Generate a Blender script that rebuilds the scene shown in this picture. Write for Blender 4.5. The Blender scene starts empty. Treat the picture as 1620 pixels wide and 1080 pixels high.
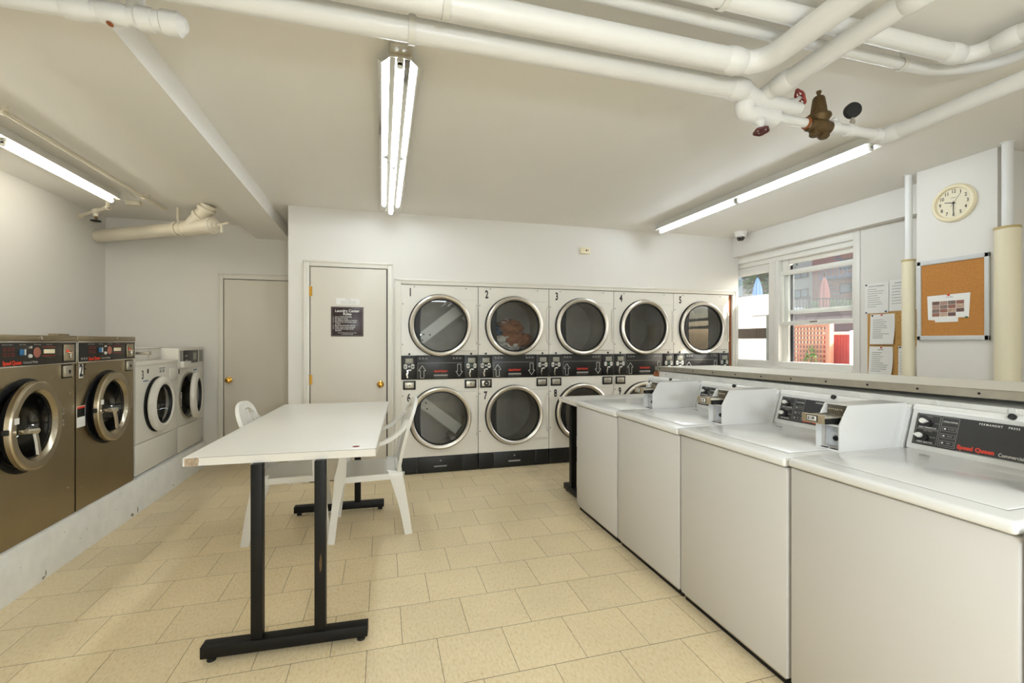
import bpy, bmesh, math, random
from mathutils import Vector, Matrix
random.seed(7)
SC = bpy.context.scene
COL = SC.collection
PI = math.pi
V = Vector

# ------------------------------------------------------------------ camera
TH = math.atan(205 / 725)
cam = bpy.data.cameras.new('camera'); cam.sensor_width = 36; cam.lens = 725 / 1620 * 36
cam.clip_start = .02; cam.clip_end = 300
co = bpy.data.objects.new('camera', cam); COL.objects.link(co)
co.location = (0, 0, 1.35); co.rotation_euler = (PI / 2, 0, -TH)
SC.camera = co
# ------------------------------------------------------------------ view, sky, sun, flash and added fill light behind the camera
SC.view_settings.view_transform = 'Standard'; SC.view_settings.look = 'None'
SC.view_settings.gamma = 1; SC.view_settings.use_curve_mapping = False
SC.view_settings.exposure = 0.0
w = bpy.data.worlds.new('sky'); SC.world = w; w.use_nodes = True
nt = w.node_tree; bg = nt.nodes['Background']
sky = nt.nodes.new('ShaderNodeTexSky'); sky.sky_type = 'NISHITA'; sky.sun_disc = False
sky.sun_elevation = math.radians(40); sky.sun_rotation = math.radians(130); sky.dust_density = 3
nt.links.new(sky.outputs[0], bg.inputs[0]); bg.inputs[1].default_value = 0.75
SUN_DIR = V((.52, -.62, .48)).normalized()
sl = bpy.data.lights.new('sun', 'SUN'); sl.energy = 11.0; sl.angle = math.radians(.6); sl.color = (1, .96, .88)
so = bpy.data.objects.new('sun', sl); COL.objects.link(so)
so.rotation_euler = SUN_DIR.to_track_quat('Z', 'Y').to_euler()
def lamp(name, kind, loc, energy, size, rot=(0, 0, 0), col=(1, .97, .91), size_y=None):
    l = bpy.data.lights.new(name, kind); l.energy = energy; l.color = col
    if kind == 'AREA':
        l.size = size
        if size_y: l.shape = 'RECTANGLE'; l.size_y = size_y
    else: l.shadow_soft_size = size
    o = bpy.data.objects.new(name, l); COL.objects.link(o); o.location = loc; o.rotation_euler = rot
    return o
lamp('photographer_flash', 'POINT', (.50, -1.2, 1.40), 112, .14, col=(.83, .925, 1))
lamp('rear_fill_light', 'AREA', (.6, -1.3, 2.55), 48, 2.2, size_y=.3, col=(.83, .925, 1))  # unseen overhead light, added behind the camera to brighten the room
TUBE_EMIT = 41.0

# ------------------------------------------------------------------ materials
def lin(c):
    return tuple((x / 255 / 12.92) if x / 255 <= .04045 else ((x / 255 + .055) / 1.055) ** 2.4 for x in c)
MATS = {}
def mat(name, rgb, rough=.5, metal=0, spec=.5, var=0, vscale=8, bump=0, bscale=60, coat=0, emit=0, obj_var=0, aniso=0):
    if name in MATS: return MATS[name]
    m = bpy.data.materials.new(name); m.use_nodes = True
    n = m.node_tree; p = n.nodes['Principled BSDF']; L = n.links.new
    c = lin(rgb) + (1,)
    p.inputs['Base Color'].default_value = c
    p.inputs['Roughness'].default_value = rough; p.inputs['Metallic'].default_value = metal
    p.inputs['Specular IOR Level'].default_value = spec
    if coat: p.inputs['Coat Weight'].default_value = coat; p.inputs['Coat Roughness'].default_value = .08
    if emit:
        p.inputs['Emission Color'].default_value = c; p.inputs['Emission Strength'].default_value = emit
    tc = n.nodes.new('ShaderNodeTexCoord')
    src = None
    if var or obj_var:
        hsv = n.nodes.new('ShaderNodeHueSaturation'); hsv.inputs['Color'].default_value = c
        add = n.nodes.new('ShaderNodeMath'); add.operation = 'ADD'; add.inputs[0].default_value = 1; add.inputs[1].default_value = 0
        if var:
            nz = n.nodes.new('ShaderNodeTexNoise'); nz.inputs['Scale'].default_value = vscale; nz.inputs['Detail'].default_value = 5
            L(tc.outputs['Object'], nz.inputs['Vector'])
            mr = n.nodes.new('ShaderNodeMapRange'); mr.inputs['From Min'].default_value = .3; mr.inputs['From Max'].default_value = .7
            mr.inputs['To Min'].default_value = 1 - var; mr.inputs['To Max'].default_value = 1 + var
            L(nz.outputs['Fac'], mr.inputs['Value']); L(mr.outputs[0], add.inputs[0])
        if obj_var:
            oi = n.nodes.new('ShaderNodeObjectInfo')
            m2 = n.nodes.new('ShaderNodeMapRange'); m2.inputs['To Min'].default_value = -obj_var; m2.inputs['To Max'].default_value = obj_var
            L(oi.outputs['Random'], m2.inputs['Value']); L(m2.outputs[0], add.inputs[1])
        L(add.outputs[0], hsv.inputs['Value']); L(hsv.outputs[0], p.inputs['Base Color'])
    if bump:
        nb = n.nodes.new('ShaderNodeTexNoise'); nb.inputs['Scale'].default_value = bscale; nb.inputs['Detail'].default_value = 4
        L(tc.outputs['Object'], nb.inputs['Vector'])
        b = n.nodes.new('ShaderNodeBump'); b.inputs['Strength'].default_value = bump; b.inputs['Distance'].default_value = .004
        L(nb.outputs['Fac'], b.inputs['Height']); L(b.outputs[0], p.inputs['Normal'])
    MATS[name] = m
    return m
def glassmat(name, tint, f0=.06, rough=0.0, haze=0):
    m = bpy.data.materials.new(name); m.use_nodes = True
    n = m.node_tree; L = n.links.new
    n.nodes.remove(n.nodes['Principled BSDF'])
    out = n.nodes['Material Output']
    t = n.nodes.new('ShaderNodeBsdfTransparent'); t.inputs[0].default_value = (*tint, 1)
    g = n.nodes.new('ShaderNodeBsdfGlossy'); g.inputs['Roughness'].default_value = rough
    fr = n.nodes.new('ShaderNodeFresnel')
    ge = n.nodes.new('ShaderNodeNewGeometry'); io = n.nodes.new('ShaderNodeMapRange')      # the back face of a thin pane reflects like its front
    io.inputs['To Min'].default_value = 1.5; io.inputs['To Max'].default_value = 1 / 1.5
    L(ge.outputs['Backfacing'], io.inputs['Value']); L(io.outputs[0], fr.inputs[0])
    mx = n.nodes.new('ShaderNodeMixShader')
    ad = n.nodes.new('ShaderNodeMath'); ad.operation = 'ADD'; ad.inputs[1].default_value = f0 - .04; ad.use_clamp = True
    L(fr.outputs[0], ad.inputs[0]); L(ad.outputs[0], mx.inputs[0])
    if haze:      # dust on the glass scatters daylight
        tl = n.nodes.new('ShaderNodeBsdfTranslucent'); tl.inputs[0].default_value = (.8, .82, .84, 1)
        hz = n.nodes.new('ShaderNodeMixShader'); hz.inputs[0].default_value = haze
        L(t.outputs[0], hz.inputs[1]); L(tl.outputs[0], hz.inputs[2]); t = hz
    L(t.outputs[0], mx.inputs[1]); L(g.outputs[0], mx.inputs[2]); L(mx.outputs[0], out.inputs[0])
    return m
M = dict(
    wall=mat('wall_paint', (228, 224, 216), .55, bump=.12, bscale=40, var=.012, vscale=1.5),
    ceil=mat('ceiling_paint', (238, 234, 226), .6, bump=.15, bscale=30, var=.015, vscale=1.2),
    trim=mat('trim_paint', (226, 221, 209), .35, bump=.05),
    door=mat('door_paint', (217, 210, 196), .4, bump=.05, bscale=25),
    subfloor=mat('tile_joint', (88, 72, 50), .9),
    enamel=mat('white_enamel', (232, 231, 228), .22, coat=.4),
    cab=mat('white_washer_cabinet', (209, 205, 200), .38, coat=.15),
    dryerw=mat('dryer_white_enamel', (228, 223, 212), .3, var=.01),
    loader=mat('front_loader_white', (223, 218, 206), .3),
    black=mat('black_panel', (20, 19, 18), .35, var=.15, vscale=40),
    blackm=mat('black_paint_metal', (13, 12, 11), .5, spec=.3, bump=.1, bscale=80),
    kick=mat('black_kick_plate', (16, 16, 15), .45, var=.35, vscale=70),
    rubber=mat('black_rubber', (14, 14, 14), .5),
    chrome=mat('chrome', (215, 212, 205), .14, 1),
    ring=mat('polished_ring', (214, 208, 198), .36, 1),
    steel=mat('stainless_steel', (166, 154, 130), .30, 1, var=.03, vscale=4),
    steeld=mat('door_steel', (186, 176, 156), .26, 1),
    alum=mat('worn_aluminium', (190, 184, 170), .38, .85, var=.06, vscale=20),
    tubin=mat('tub_steel', (92, 86, 76), .4, .7, var=.12, vscale=5),
    drum=mat('drum_steel', (168, 162, 152), .5, .1, var=.22, vscale=2.5),
    baffle=mat('drum_baffle', (205, 204, 198), .4, .2),
    lam=mat('white_laminate', (232, 228, 219), .28, coat=.1),
    edge=mat('edge_band', (226, 221, 212), .4, var=.03),
    chip=mat('chipped_particle_board', (176, 156, 132), .9, var=.25, vscale=120, bump=.8, bscale=160),
    plastic=mat('white_plastic', (233, 230, 222), .32),
    pipe=mat('pipe_white_paint', (232, 231, 228), .35, bump=.5, bscale=28, var=.01),
    pipew=mat('pipe_cream_paint', (226, 217, 196), .4, bump=.3, bscale=28),
    wrap=mat('cream_pipe_wrap', (234, 224, 194), .5, bump=.3, bscale=14),
    wrapedge=mat('wrap_edge', (190, 168, 116), .8),
    brass=mat('brass', (206, 160, 74), .18, 1),
    bronze=mat('aged_bronze', (98, 78, 48), .5, .5, var=.25, vscale=40, bump=.4, bscale=90),
    red=mat('worn_red_wheel', (150, 52, 48), .5, var=.4, vscale=60),
    darkred=mat('dark_red_wheel', (88, 40, 38), .5),
    rust=mat('rust', (140, 80, 42), .9, var=.3, vscale=90),
    white=mat('white_print', (240, 238, 232), .5),
    ink=mat('black_print', (18, 18, 18), .5),
    grey=mat('grey_print', (150, 146, 140), .6),
    logo=mat('red_lettering', (226, 62, 34), .45),
    display=mat('grey_display', (150, 148, 134), .3),
    button=mat('pale_button', (214, 212, 204), .4),
    green=mat('green_button', (40, 110, 84), .4),
    blue=mat('blue_switch', (40, 104, 150), .35),
    cream=mat('cream_plastic', (238, 226, 192), .35),
    clockface=mat('clock_face', (232, 222, 194), .5),
    cork=mat('cork', (188, 128, 62), .85, var=.12, vscale=140, bump=.3, bscale=200),
    corkold=mat('worn_cork', (196, 150, 84), .85, var=.16, vscale=110, bump=.3, bscale=200),
    paper=mat('paper', (238, 236, 230), .7),
    sign=mat('maroon_sign', (44, 22, 26), .3),
    conc=mat('painted_concrete', (240, 238, 231), .5, var=.05, vscale=12, bump=.6, bscale=18),
    wood=mat('bare_wood', (150, 88, 44), .6, var=.1, vscale=20),
    vinyl=mat('white_window_vinyl', (236, 233, 224), .35),
    holder=mat('lamp_holder_white', (222, 220, 212), .4),
    refl=mat('reflector_white', (176, 172, 162), .5),
    mirror=mat('mirror_reflector', (226, 224, 216), .08, 1),
    tube=mat('lit_tube', (234, 245, 255), .4, emit=TUBE_EMIT),
    tubew=mat('lit_warm_tube', (252, 248, 236), .4, emit=TUBE_EMIT * .66),
    lens=mat('smoked_dome', (16, 16, 16), .08, coat=.6),
    dark=mat('dark_gap', (14, 12, 10), .9),
    # outside
    ground=mat('paving', (150, 142, 130), .9),
    beige=mat('beige_render', (206, 190, 168), .85, var=.05, vscale=3),
    brick=mat('brick_red', (178, 110, 92), .85, var=.06, vscale=6),
    lattice=mat('cedar_lattice', (206, 150, 118), .7, var=.08, vscale=6),
    redfence=mat('red_slat', (184, 92, 86), .7, var=.08),
    siding=mat('grey_siding', (140, 118, 104), .8),
    iron=mat('iron_fence_paint', (38, 40, 46), .5),
    umbr=mat('coral_canvas', (214, 134, 116), .7),
    umbb=mat('blue_canvas', (150, 186, 218), .7),
    leaf=mat('leaf_green', (86, 124, 54), .6, var=.3, vscale=4),
    leaf2=mat('leaf_pale', (128, 158, 84), .6, var=.3, vscale=4),
    lilac=mat('lilac_flower', (150, 130, 190), .6),
    bark=mat('bark', (120, 98, 74), .9, var=.2),
    escape=mat('blue_grey_steel', (112, 134, 160), .5),
    shutter=mat('window_glass_dark', (128, 136, 138), .15),
    shirt=mat('brown_cloth', (140, 92, 62), .9, var=.12, vscale=20),
    sheet=mat('pale_cloth', (206, 202, 194), .9),
    navy=mat('blue_cloth', (60, 84, 110), .9),
)
M['glass'] = glassmat('door_glass', (.80, .81, .80), .06)
M['bowl'] = glassmat('bowl_glass', (.72, .72, .70), .05, .02)
M['pane'] = glassmat('window_pane', (.93, .95, .95), .05, haze=.03)
# floor tile: flecks, faint stains, grime that lies along the washers' feet
def tile_material():
    m = bpy.data.materials.new('vinyl_tile'); m.use_nodes = True
    n = m.node_tree; p = n.nodes['Principled BSDF']; L = n.links.new
    p.inputs['Roughness'].default_value = .32; p.inputs['Specular IOR Level'].default_value = .45
    geo = n.nodes.new('ShaderNodeNewGeometry')
    f = n.nodes.new('ShaderNodeTexNoise'); f.inputs['Scale'].default_value = 95; f.inputs['Detail'].default_value = 3
    mp = n.nodes.new('ShaderNodeMapping'); mp.inputs['Scale'].default_value = (1, .45, 1)
    oi = n.nodes.new('ShaderNodeObjectInfo')
    rot = n.nodes.new('ShaderNodeMath'); rot.operation = 'MULTIPLY'; rot.inputs[1].default_value = 6
    cmb = n.nodes.new('ShaderNodeCombineXYZ'); L(oi.outputs['Random'], rot.inputs[0]); L(rot.outputs[0], cmb.inputs[2])
    L(cmb.outputs[0], mp.inputs['Rotation']); L(geo.outputs['Position'], mp.inputs['Vector']); L(mp.outputs[0], f.inputs['Vector'])
    r = n.nodes.new('ShaderNodeValToRGB'); e = r.color_ramp.elements
    e[0].position = .30; e[0].color = (*lin((220, 194, 146)), 1)
    e[1].position = .62; e[1].color = (*lin((235, 217, 180)), 1)
    x = e.new(.42); x.color = (*lin((229, 208, 166)), 1)
    L(f.outputs['Fac'], r.inputs[0])
    big = n.nodes.new('ShaderNodeTexNoise'); big.inputs['Scale'].default_value = 2.2; big.inputs['Detail'].default_value = 6
    L(geo.outputs['Position'], big.inputs['Vector'])
    mr = n.nodes.new('ShaderNodeMapRange'); mr.inputs['From Min'].default_value = .3; mr.inputs['From Max'].default_value = .7
    mr.inputs['To Min'].default_value = .93; mr.inputs['To Max'].default_value = 1.04; L(big.outputs['Fac'], mr.inputs['Value'])
    orr = n.nodes.new('ShaderNodeMapRange'); orr.inputs['To Min'].default_value = -.035; orr.inputs['To Max'].default_value = .035
    L(oi.outputs['Random'], orr.inputs['Value'])
    ad = n.nodes.new('ShaderNodeMath'); ad.operation = 'ADD'; L(mr.outputs[0], ad.inputs[0]); L(orr.outputs[0], ad.inputs[1])
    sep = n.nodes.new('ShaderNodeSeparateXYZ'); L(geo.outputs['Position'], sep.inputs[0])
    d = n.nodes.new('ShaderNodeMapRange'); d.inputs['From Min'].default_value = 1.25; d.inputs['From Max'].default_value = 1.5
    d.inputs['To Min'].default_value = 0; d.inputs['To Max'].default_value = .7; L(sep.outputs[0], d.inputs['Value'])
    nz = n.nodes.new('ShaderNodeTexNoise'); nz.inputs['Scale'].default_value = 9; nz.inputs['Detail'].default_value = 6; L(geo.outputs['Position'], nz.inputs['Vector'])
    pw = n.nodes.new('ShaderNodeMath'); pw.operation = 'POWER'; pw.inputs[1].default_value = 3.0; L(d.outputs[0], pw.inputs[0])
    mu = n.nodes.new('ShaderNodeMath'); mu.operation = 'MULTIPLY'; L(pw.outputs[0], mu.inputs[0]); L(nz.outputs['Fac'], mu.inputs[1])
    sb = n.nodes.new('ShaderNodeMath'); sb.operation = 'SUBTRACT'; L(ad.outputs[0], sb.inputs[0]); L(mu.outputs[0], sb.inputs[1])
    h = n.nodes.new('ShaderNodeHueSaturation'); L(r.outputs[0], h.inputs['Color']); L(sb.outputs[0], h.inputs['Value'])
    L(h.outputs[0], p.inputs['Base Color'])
    b = n.nodes.new('ShaderNodeBump'); b.inputs['Strength'].default_value = .08; b.inputs['Distance'].default_value = .002
    nb = n.nodes.new('ShaderNodeTexNoise'); nb.inputs['Scale'].default_value = 16; L(geo.outputs['Position'], nb.inputs['Vector'])
    L(nb.outputs['Fac'], b.inputs['Height']); L(b.outputs[0], p.inputs['Normal'])
    return m
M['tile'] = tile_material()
def screen_material():
    m = bpy.data.materials.new('white_blind'); m.use_nodes = True
    n = m.node_tree; n.nodes.remove(n.nodes['Principled BSDF']); L = n.links.new
    a = n.nodes.new('ShaderNodeBsdfTranslucent'); a.inputs[0].default_value = (.86, .86, .85, 1)
    b = n.nodes.new('ShaderNodeBsdfDiffuse'); b.inputs[0].default_value = (.86, .86, .85, 1)
    x = n.nodes.new('ShaderNodeMixShader'); x.inputs[0].default_value = .4
    L(a.outputs[0], x.inputs[1]); L(b.outputs[0], x.inputs[2]); L(x.outputs[0], n.nodes['Material Output'].inputs[0])
    return m
M['blind'] = screen_material()

# ------------------------------------------------------------------ mesh building
class MB:
    def __init__(s): s.bm = bmesh.new()
    def box(s, x0, x1, y0, y1, z0, z1, bev=0, seg=2):
        x0, x1 = min(x0, x1), max(x0, x1); y0, y1 = min(y0, y1), max(y0, y1); z0, z1 = min(z0, z1), max(z0, z1)
        v = [s.bm.verts.new(p) for p in ((x0, y0, z0), (x1, y0, z0), (x1, y1, z0), (x0, y1, z0), (x0, y0, z1), (x1, y0, z1), (x1, y1, z1), (x0, y1, z1))]
        f = [s.bm.faces.new([v[i] for i in q]) for q in ((3, 2, 1, 0), (4, 5, 6, 7), (0, 1, 5, 4), (1, 2, 6, 5), (2, 3, 7, 6), (3, 0, 4, 7))]
        if bev:
            es = list({e for q in f for e in q.edges})
            bmesh.ops.bevel(s.bm, geom=es, offset=bev, segments=seg, profile=.5, affect='EDGES')
        return s
    def frame(s, p0, p1):
        d = (V(p1) - V(p0)).normalized()
        a = V((0, 0, 1)) if abs(d.z) < .9 else V((1, 0, 0))
        u = d.cross(a).normalized(); return d, u, d.cross(u).normalized()
    def cyl(s, p0, p1, r0, r1=None, seg=20):
        r1 = r0 if r1 is None else r1
        d, u, w_ = s.frame(p0, p1)
        A = []; B = []
        for i in range(seg):
            t = 2 * PI * i / seg; o = u * math.cos(t) + w_ * math.sin(t)
            A.append(s.bm.verts.new(V(p0) + o * r0)); B.append(s.bm.verts.new(V(p1) + o * r1))
        for i in range(seg):
            j = (i + 1) % seg; s.bm.faces.new((A[i], B[i], B[j], A[j]))
        s.bm.faces.new(A); s.bm.faces.new(B[::-1])
        return s
    def sweep(s, pts, prof, up=None, caps=True, closed=False):
        """prof: function i,t -> list of (a,b) offsets, or list; a along side, b along up"""
        pts = [V(p) for p in pts]; n = len(pts); rings = []
        pu = None
        for i, p in enumerate(pts):
            if closed: d = (pts[(i + 1) % n] - pts[i - 1]).normalized()
            else: d = (pts[min(i + 1, n - 1)] - pts[max(i - 1, 0)]).normalized()
            if up is not None: uu = V(up)
            elif pu is None: uu = V((0, 0, 1)) if abs(d.z) < .9 else V((0, 1, 0))
            else: uu = pu
            uu = (uu - d * uu.dot(d)).normalized(); pu = uu
            sd = d.cross(uu).normalized()
            pr = prof(i, i / max(1, n - 1)) if callable(prof) else prof
            rings.append([s.bm.verts.new(p + sd * a + uu * b) for a, b in pr])
        k = len(rings[0])
        for i in range(n if closed else n - 1):
            A = rings[i]; B = rings[(i + 1) % n]
            for j in range(k):
                s.bm.faces.new((A[j], A[(j + 1) % k], B[(j + 1) % k], B[j]))
        if caps and not closed:
            s.bm.faces.new(rings[0][::-1]); s.bm.faces.new(rings[-1])
        return s
    def tube(s, pts, r, seg=14, closed=False):
        pr = lambda i, t: [((r(t) if callable(r) else r) * math.cos(2 * PI * k / seg), (r(t) if callable(r) else r) * math.sin(2 * PI * k / seg)) for k in range(seg)]
        return s.sweep(pts, pr, closed=closed)
    def lathe(s, prof, o=(0, 0, 0), ax=(0, -1, 0), seg=48, close=False):
        """prof [(r,h)] turned about axis ax through o"""
        ax = V(ax).normalized(); o = V(o)
        a = V((0, 0, 1)) if abs(ax.z) < .9 else V((1, 0, 0))
        u = ax.cross(a).normalized(); w_ = ax.cross(u).normalized()
        R = []
        for r, h in prof:
            if r < 1e-6: R.append([s.bm.verts.new(o + ax * h)] * seg)
            else: R.append([s.bm.verts.new(o + ax * h + (u * math.cos(2 * PI * i / seg) + w_ * math.sin(2 * PI * i / seg)) * r) for i in range(seg)])
        rr = list(zip(R, R[1:])) + ([(R[-1], R[0])] if close else [])
        for A, B in rr:
            for i in range(seg):
                j = (i + 1) % seg
                q = []
                for x in (A[i], A[j], B[j], B[i]):
                    if x not in q: q.append(x)
                if len(q) > 2:
                    try: s.bm.faces.new(q)
                    except ValueError: pass
        return s
    def prism(s, poly, o, u, v, n, depth):
        u, v, n, o = V(u), V(v), V(n), V(o)
        A = [s.bm.verts.new(o + u * a + v * b) for a, b in poly]
        B = [s.bm.verts.new(o + u * a + v * b + n * depth) for a, b in poly]
        k = len(A)
        s.bm.faces.new(A); s.bm.faces.new(B[::-1])
        for i in range(k):
            j = (i + 1) % k; s.bm.faces.new((A[i], B[i], B[j], A[j]))
        return s
    def holeplate(s, x0, x1, z0, z1, cx, cz, r, y0, y1, half=False, seg=64):
        """plate in the xz plane (front y0, back y1) with a round hole; half: only the part right of cx"""
        ang = [2 * PI * i / seg for i in range(seg)]
        ang += [math.atan2(zz - cz, xx - cx) % (2 * PI) for xx in (x0, x1) for zz in (z0, z1)]
        if half: ang = [a for a in ang if a <= PI / 2 + 1e-6 or a >= 1.5 * PI - 1e-6]; ang = [a if a <= PI else a - 2 * PI for a in ang] + [-PI / 2, PI / 2]
        ang = sorted({round(a, 6) for a in ang})
        IN = []; OUT = []
        for a in ang:
            c, q = math.cos(a), math.sin(a); t = 1e9
            if c > 1e-6: t = min(t, (x1 - cx) / c)
            if c < -1e-6: t = min(t, (x0 - cx) / c)
            if q > 1e-6: t = min(t, (z1 - cz) / q)
            if q < -1e-6: t = min(t, (z0 - cz) / q)
            IN.append((cx + r * c, cz + r * q)); OUT.append((cx + t * c, cz + t * q))
        n = len(ang); vs = []
        for y in (y0, y1):
            vs.append(([s.bm.verts.new((a, y, b)) for a, b in IN], [s.bm.verts.new((a, y, b)) for a, b in OUT]))
        (Fi, Fo), (Bi, Bo) = vs
        for i in range(n - 1 if half else n):
            j = (i + 1) % n
            s.bm.faces.new((Fi[i], Fo[i], Fo[j], Fi[j])); s.bm.faces.new((Bi[j], Bo[j], Bo[i], Bi[i]))
            s.bm.faces.new((Fo[i], Bo[i], Bo[j], Fo[j])); s.bm.faces.new((Fi[j], Bi[j], Bi[i], Fi[i]))
        if half:
            for i in (0, n - 1): s.bm.faces.new((Fi[i], Bi[i], Bo[i], Fo[i]))
        return s
    def build(s, name, m, parent=None, smooth=True, kind=None, label=None, base=False, ang=38):
        bm = s.bm
        bmesh.ops.recalc_face_normals(bm, faces=bm.faces)
        me = bpy.data.meshes.new(name)
        off = V((0, 0, 0))
        if base and bm.verts:
            xs = [v.co for v in bm.verts]
            off = V(((min(c.x for c in xs) + max(c.x for c in xs)) / 2, (min(c.y for c in xs) + max(c.y for c in xs)) / 2, min(c.z for c in xs)))
            bmesh.ops.translate(bm, verts=bm.verts, vec=-off)
        if smooth:
            for f in bm.faces: f.smooth = True
            for e in bm.edges:
                if len(e.link_faces) == 2 and e.calc_face_angle(0) > math.radians(ang): e.smooth = False
        bm.to_mesh(me); bm.free()
        me.materials.append(m if not isinstance(m, str) else M[m])
        o = bpy.data.objects.new(name, me); COL.objects.link(o); o.location = off
        if parent is not None: o.parent = parent
        if kind: o['kind'] = kind
        if label: o['label'] = label
        return o
def thing(name, label, cat, loc=(0, 0, 0), rz=0, group=None, kind=None):
    o = bpy.data.objects.new(name, None); COL.objects.link(o); o.empty_display_size = .1
    o.location = loc; o.rotation_euler = (0, 0, rz); o['label'] = label; o['category'] = cat
    if group: o['group'] = group
    if kind: o['kind'] = kind
    return o
def tag(o, label, cat, group=None):
    o['label'] = label; o['category'] = cat
    if group: o['group'] = group
    return o
def struct(mb, name, m, label=None, cat=None):
    o = mb.build(name, m, kind='structure')
    if label: o['label'] = label
    if cat: o['category'] = cat
    return o
def bx(name, m, parent, x0, x1, y0, y1, z0, z1, bev=0, **k):
    return MB().box(x0, x1, y0, y1, z0, z1, bev).build(name, m, parent, **k)
def cy(name, m, parent, p0, p1, r0, r1=None, seg=20, **k):
    return MB().cyl(p0, p1, r0, r1, seg).build(name, m, parent, **k)
TCACHE = {}
def text(s, size, m, parent, loc, u=(1, 0, 0), v=(0, 0, 1), name='lettering', align='CENTER', sx=1.0, bold=0.0, ext=.0004, shear=0, spacing=1.0):
    key = (s, align, bold, shear, spacing, ext / size)
    if key not in TCACHE:
        c = bpy.data.curves.new('t', 'FONT'); c.body = s; c.size = 1; c.align_x = align; c.align_y = 'CENTER'
        c.extrude = ext / size; c.offset = bold; c.shear = shear; c.space_character = spacing; c.resolution_u = 3
        t = bpy.data.objects.new('t', c); COL.objects.link(t)
        me = bpy.data.meshes.new_from_object(t); COL.objects.unlink(t); bpy.data.objects.remove(t)
        TCACHE[key] = me
    me = TCACHE[key].copy(); me.materials.clear(); me.materials.append(M[m] if isinstance(m, str) else m)
    u = V(u).normalized(); v = V(v).normalized(); n = u.cross(v)
    mt = Matrix(((u.x * size * sx, v.x * size, n.x * size, 0), (u.y * size * sx, v.y * size, n.y * size, 0), (u.z * size * sx, v.z * size, n.z * size, 0), (0, 0, 0, 1)))
    me.transform(mt)
    o = bpy.data.objects.new(name, me); COL.objects.link(o); o.location = loc
    if parent is not None: o.parent = parent
    return o
def fillet(pts, r, n=8):
    pts = [V(p) for p in pts]; out = [pts[0]]
    for a, b, c in zip(pts, pts[1:], pts[2:]):
        d0 = (a - b).normalized(); d1 = (c - b).normalized()
        q = min(r, (a - b).length * .49, (c - b).length * .49)
        p0 = b + d0 * q; p1 = b + d1 * q
        for i in range(n + 1):
            t = i / n; out.append(p0 * (1 - t) ** 2 + b * 2 * t * (1 - t) + p1 * t * t)
    out.append(pts[-1]); return out
def dense(pts, step=.12):
    out = []
    for a, b in zip(pts, pts[1:]):
        k = max(1, int((V(b) - V(a)).length / step))
        out += [V(a).lerp(V(b), i / k) for i in range(k)]
    return out + [V(pts[-1])]
RL = PI / 2     # things that face +X
RR = -PI / 2    # things that face -X

# ================================================================== the room
H = 2.64
XL, XR, YB, YA, YF = -2.77, 4.30, 4.75, 5.73, -2.6
struct(MB().box(XL - .1, 5.0, YF - .1, 6.4, -.12, -.0006), 'floor', 'subfloor')
FL = bpy.data.objects['floor']
TS, GAP, GX = .3035, .0030, .0011
tile_me = None
rest = MB(); spots = []
k0 = int((YF - 2.1) / TS) - 1
for k in range(k0, 13):
    y0 = 2.1 + k * TS
    if y0 > YA or y0 + TS < YF: continue
    ox = .39 if k % 2 == 0 else .238
    for i in range(-12, 14):
        x0 = ox + i * TS
        if x0 + TS < XL or x0 > XR or (y0 + TS > YB + .3 and x0 > -.7): continue
        if x0 > 2.9 and y0 < 1.5: pass
        cx, cyy = x0 + TS / 2, y0 + TS / 2
        seen = -1.95 < cx < 1.66 and cyy > 1.2 and cyy < 5.75
        if cx > 1.5 and cyy < 3.3: seen = False
        spots.append((x0, y0, seen))
for x0, y0, seen in spots:
    if seen:
        if tile_me is None:
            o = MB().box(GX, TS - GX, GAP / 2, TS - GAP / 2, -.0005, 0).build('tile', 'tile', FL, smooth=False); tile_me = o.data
        else:
            o = bpy.data.objects.new('tile', tile_me); COL.objects.link(o); o.parent = FL
        o.location = (x0, y0, 0)
    else:
        rest.box(x0 + GAP / 2, x0 + TS - GAP / 2, y0 + GAP / 2, y0 + TS - GAP / 2, -.0005, 0)
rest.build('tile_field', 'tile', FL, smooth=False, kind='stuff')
struct(MB().box(XL - .1, 5.0, YF - .1, 6.4, H, H + .15), 'ceiling', 'ceil')
struct(MB().box(XL - .12, XL, YF - .1, YA + .1, 0, H), 'wall_left', 'wall')
struct(MB().box(XL, -.858, YA, YA + .12, 0, H), 'wall_alcove', 'wall')
struct(MB().box(XL, 4.6, YF - .12, YF, 0, H), 'wall_front', 'wall')
wb = MB().box(-.858, .116, YB, YB + .10, 0, H).box(.116, 4.25, YB, YB + .10, 1.985, H).box(4.25, 4.287, YB, YB + .10, 0, H).box(-.858, -.77, YB + .10, YA, 0, H)
struct(wb, 'wall_back', 'wall')
# right wall: panels round the window, beam over it, column, recess by the camera
struct(MB().box(XR, XR + .14, 2.4, 3.235, 0, H).box(XR, XR + .14, 3.235, 5.75, 0, .995).box(XR, XR + .14, 3.235, 5.75, 2.41, H)
       .box(XR, XR + .14, 5.60, 5.75, .995, 2.41).box(XR, XR + .14, YF, 2.4, 0, H).box(4.287, XR + .14, 5.75, 5.85, 0, H), 'wall_right', 'wall')
struct(MB().box(4.20, XR, 2.52, YB, 2.395, H).box(4.26, XR, YB, 5.75, 2.395, H), 'trim_1', 'wall')     # beam over the window
struct(MB().box(3.92, XR, 2.045, 2.525, 0, H, .006), 'trim_2', 'wall')      # column
bmb = MB(); bmb.box(0, 1, YF, YA, 2.503, H)
for v in bmb.bm.verts: v.co.x = (-1.277 if v.co.x < .5 else -.928) - .0145 * (v.co.y + .0)
struct(bmb, 'trim_3', 'ceil')     # ceiling beam
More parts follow.
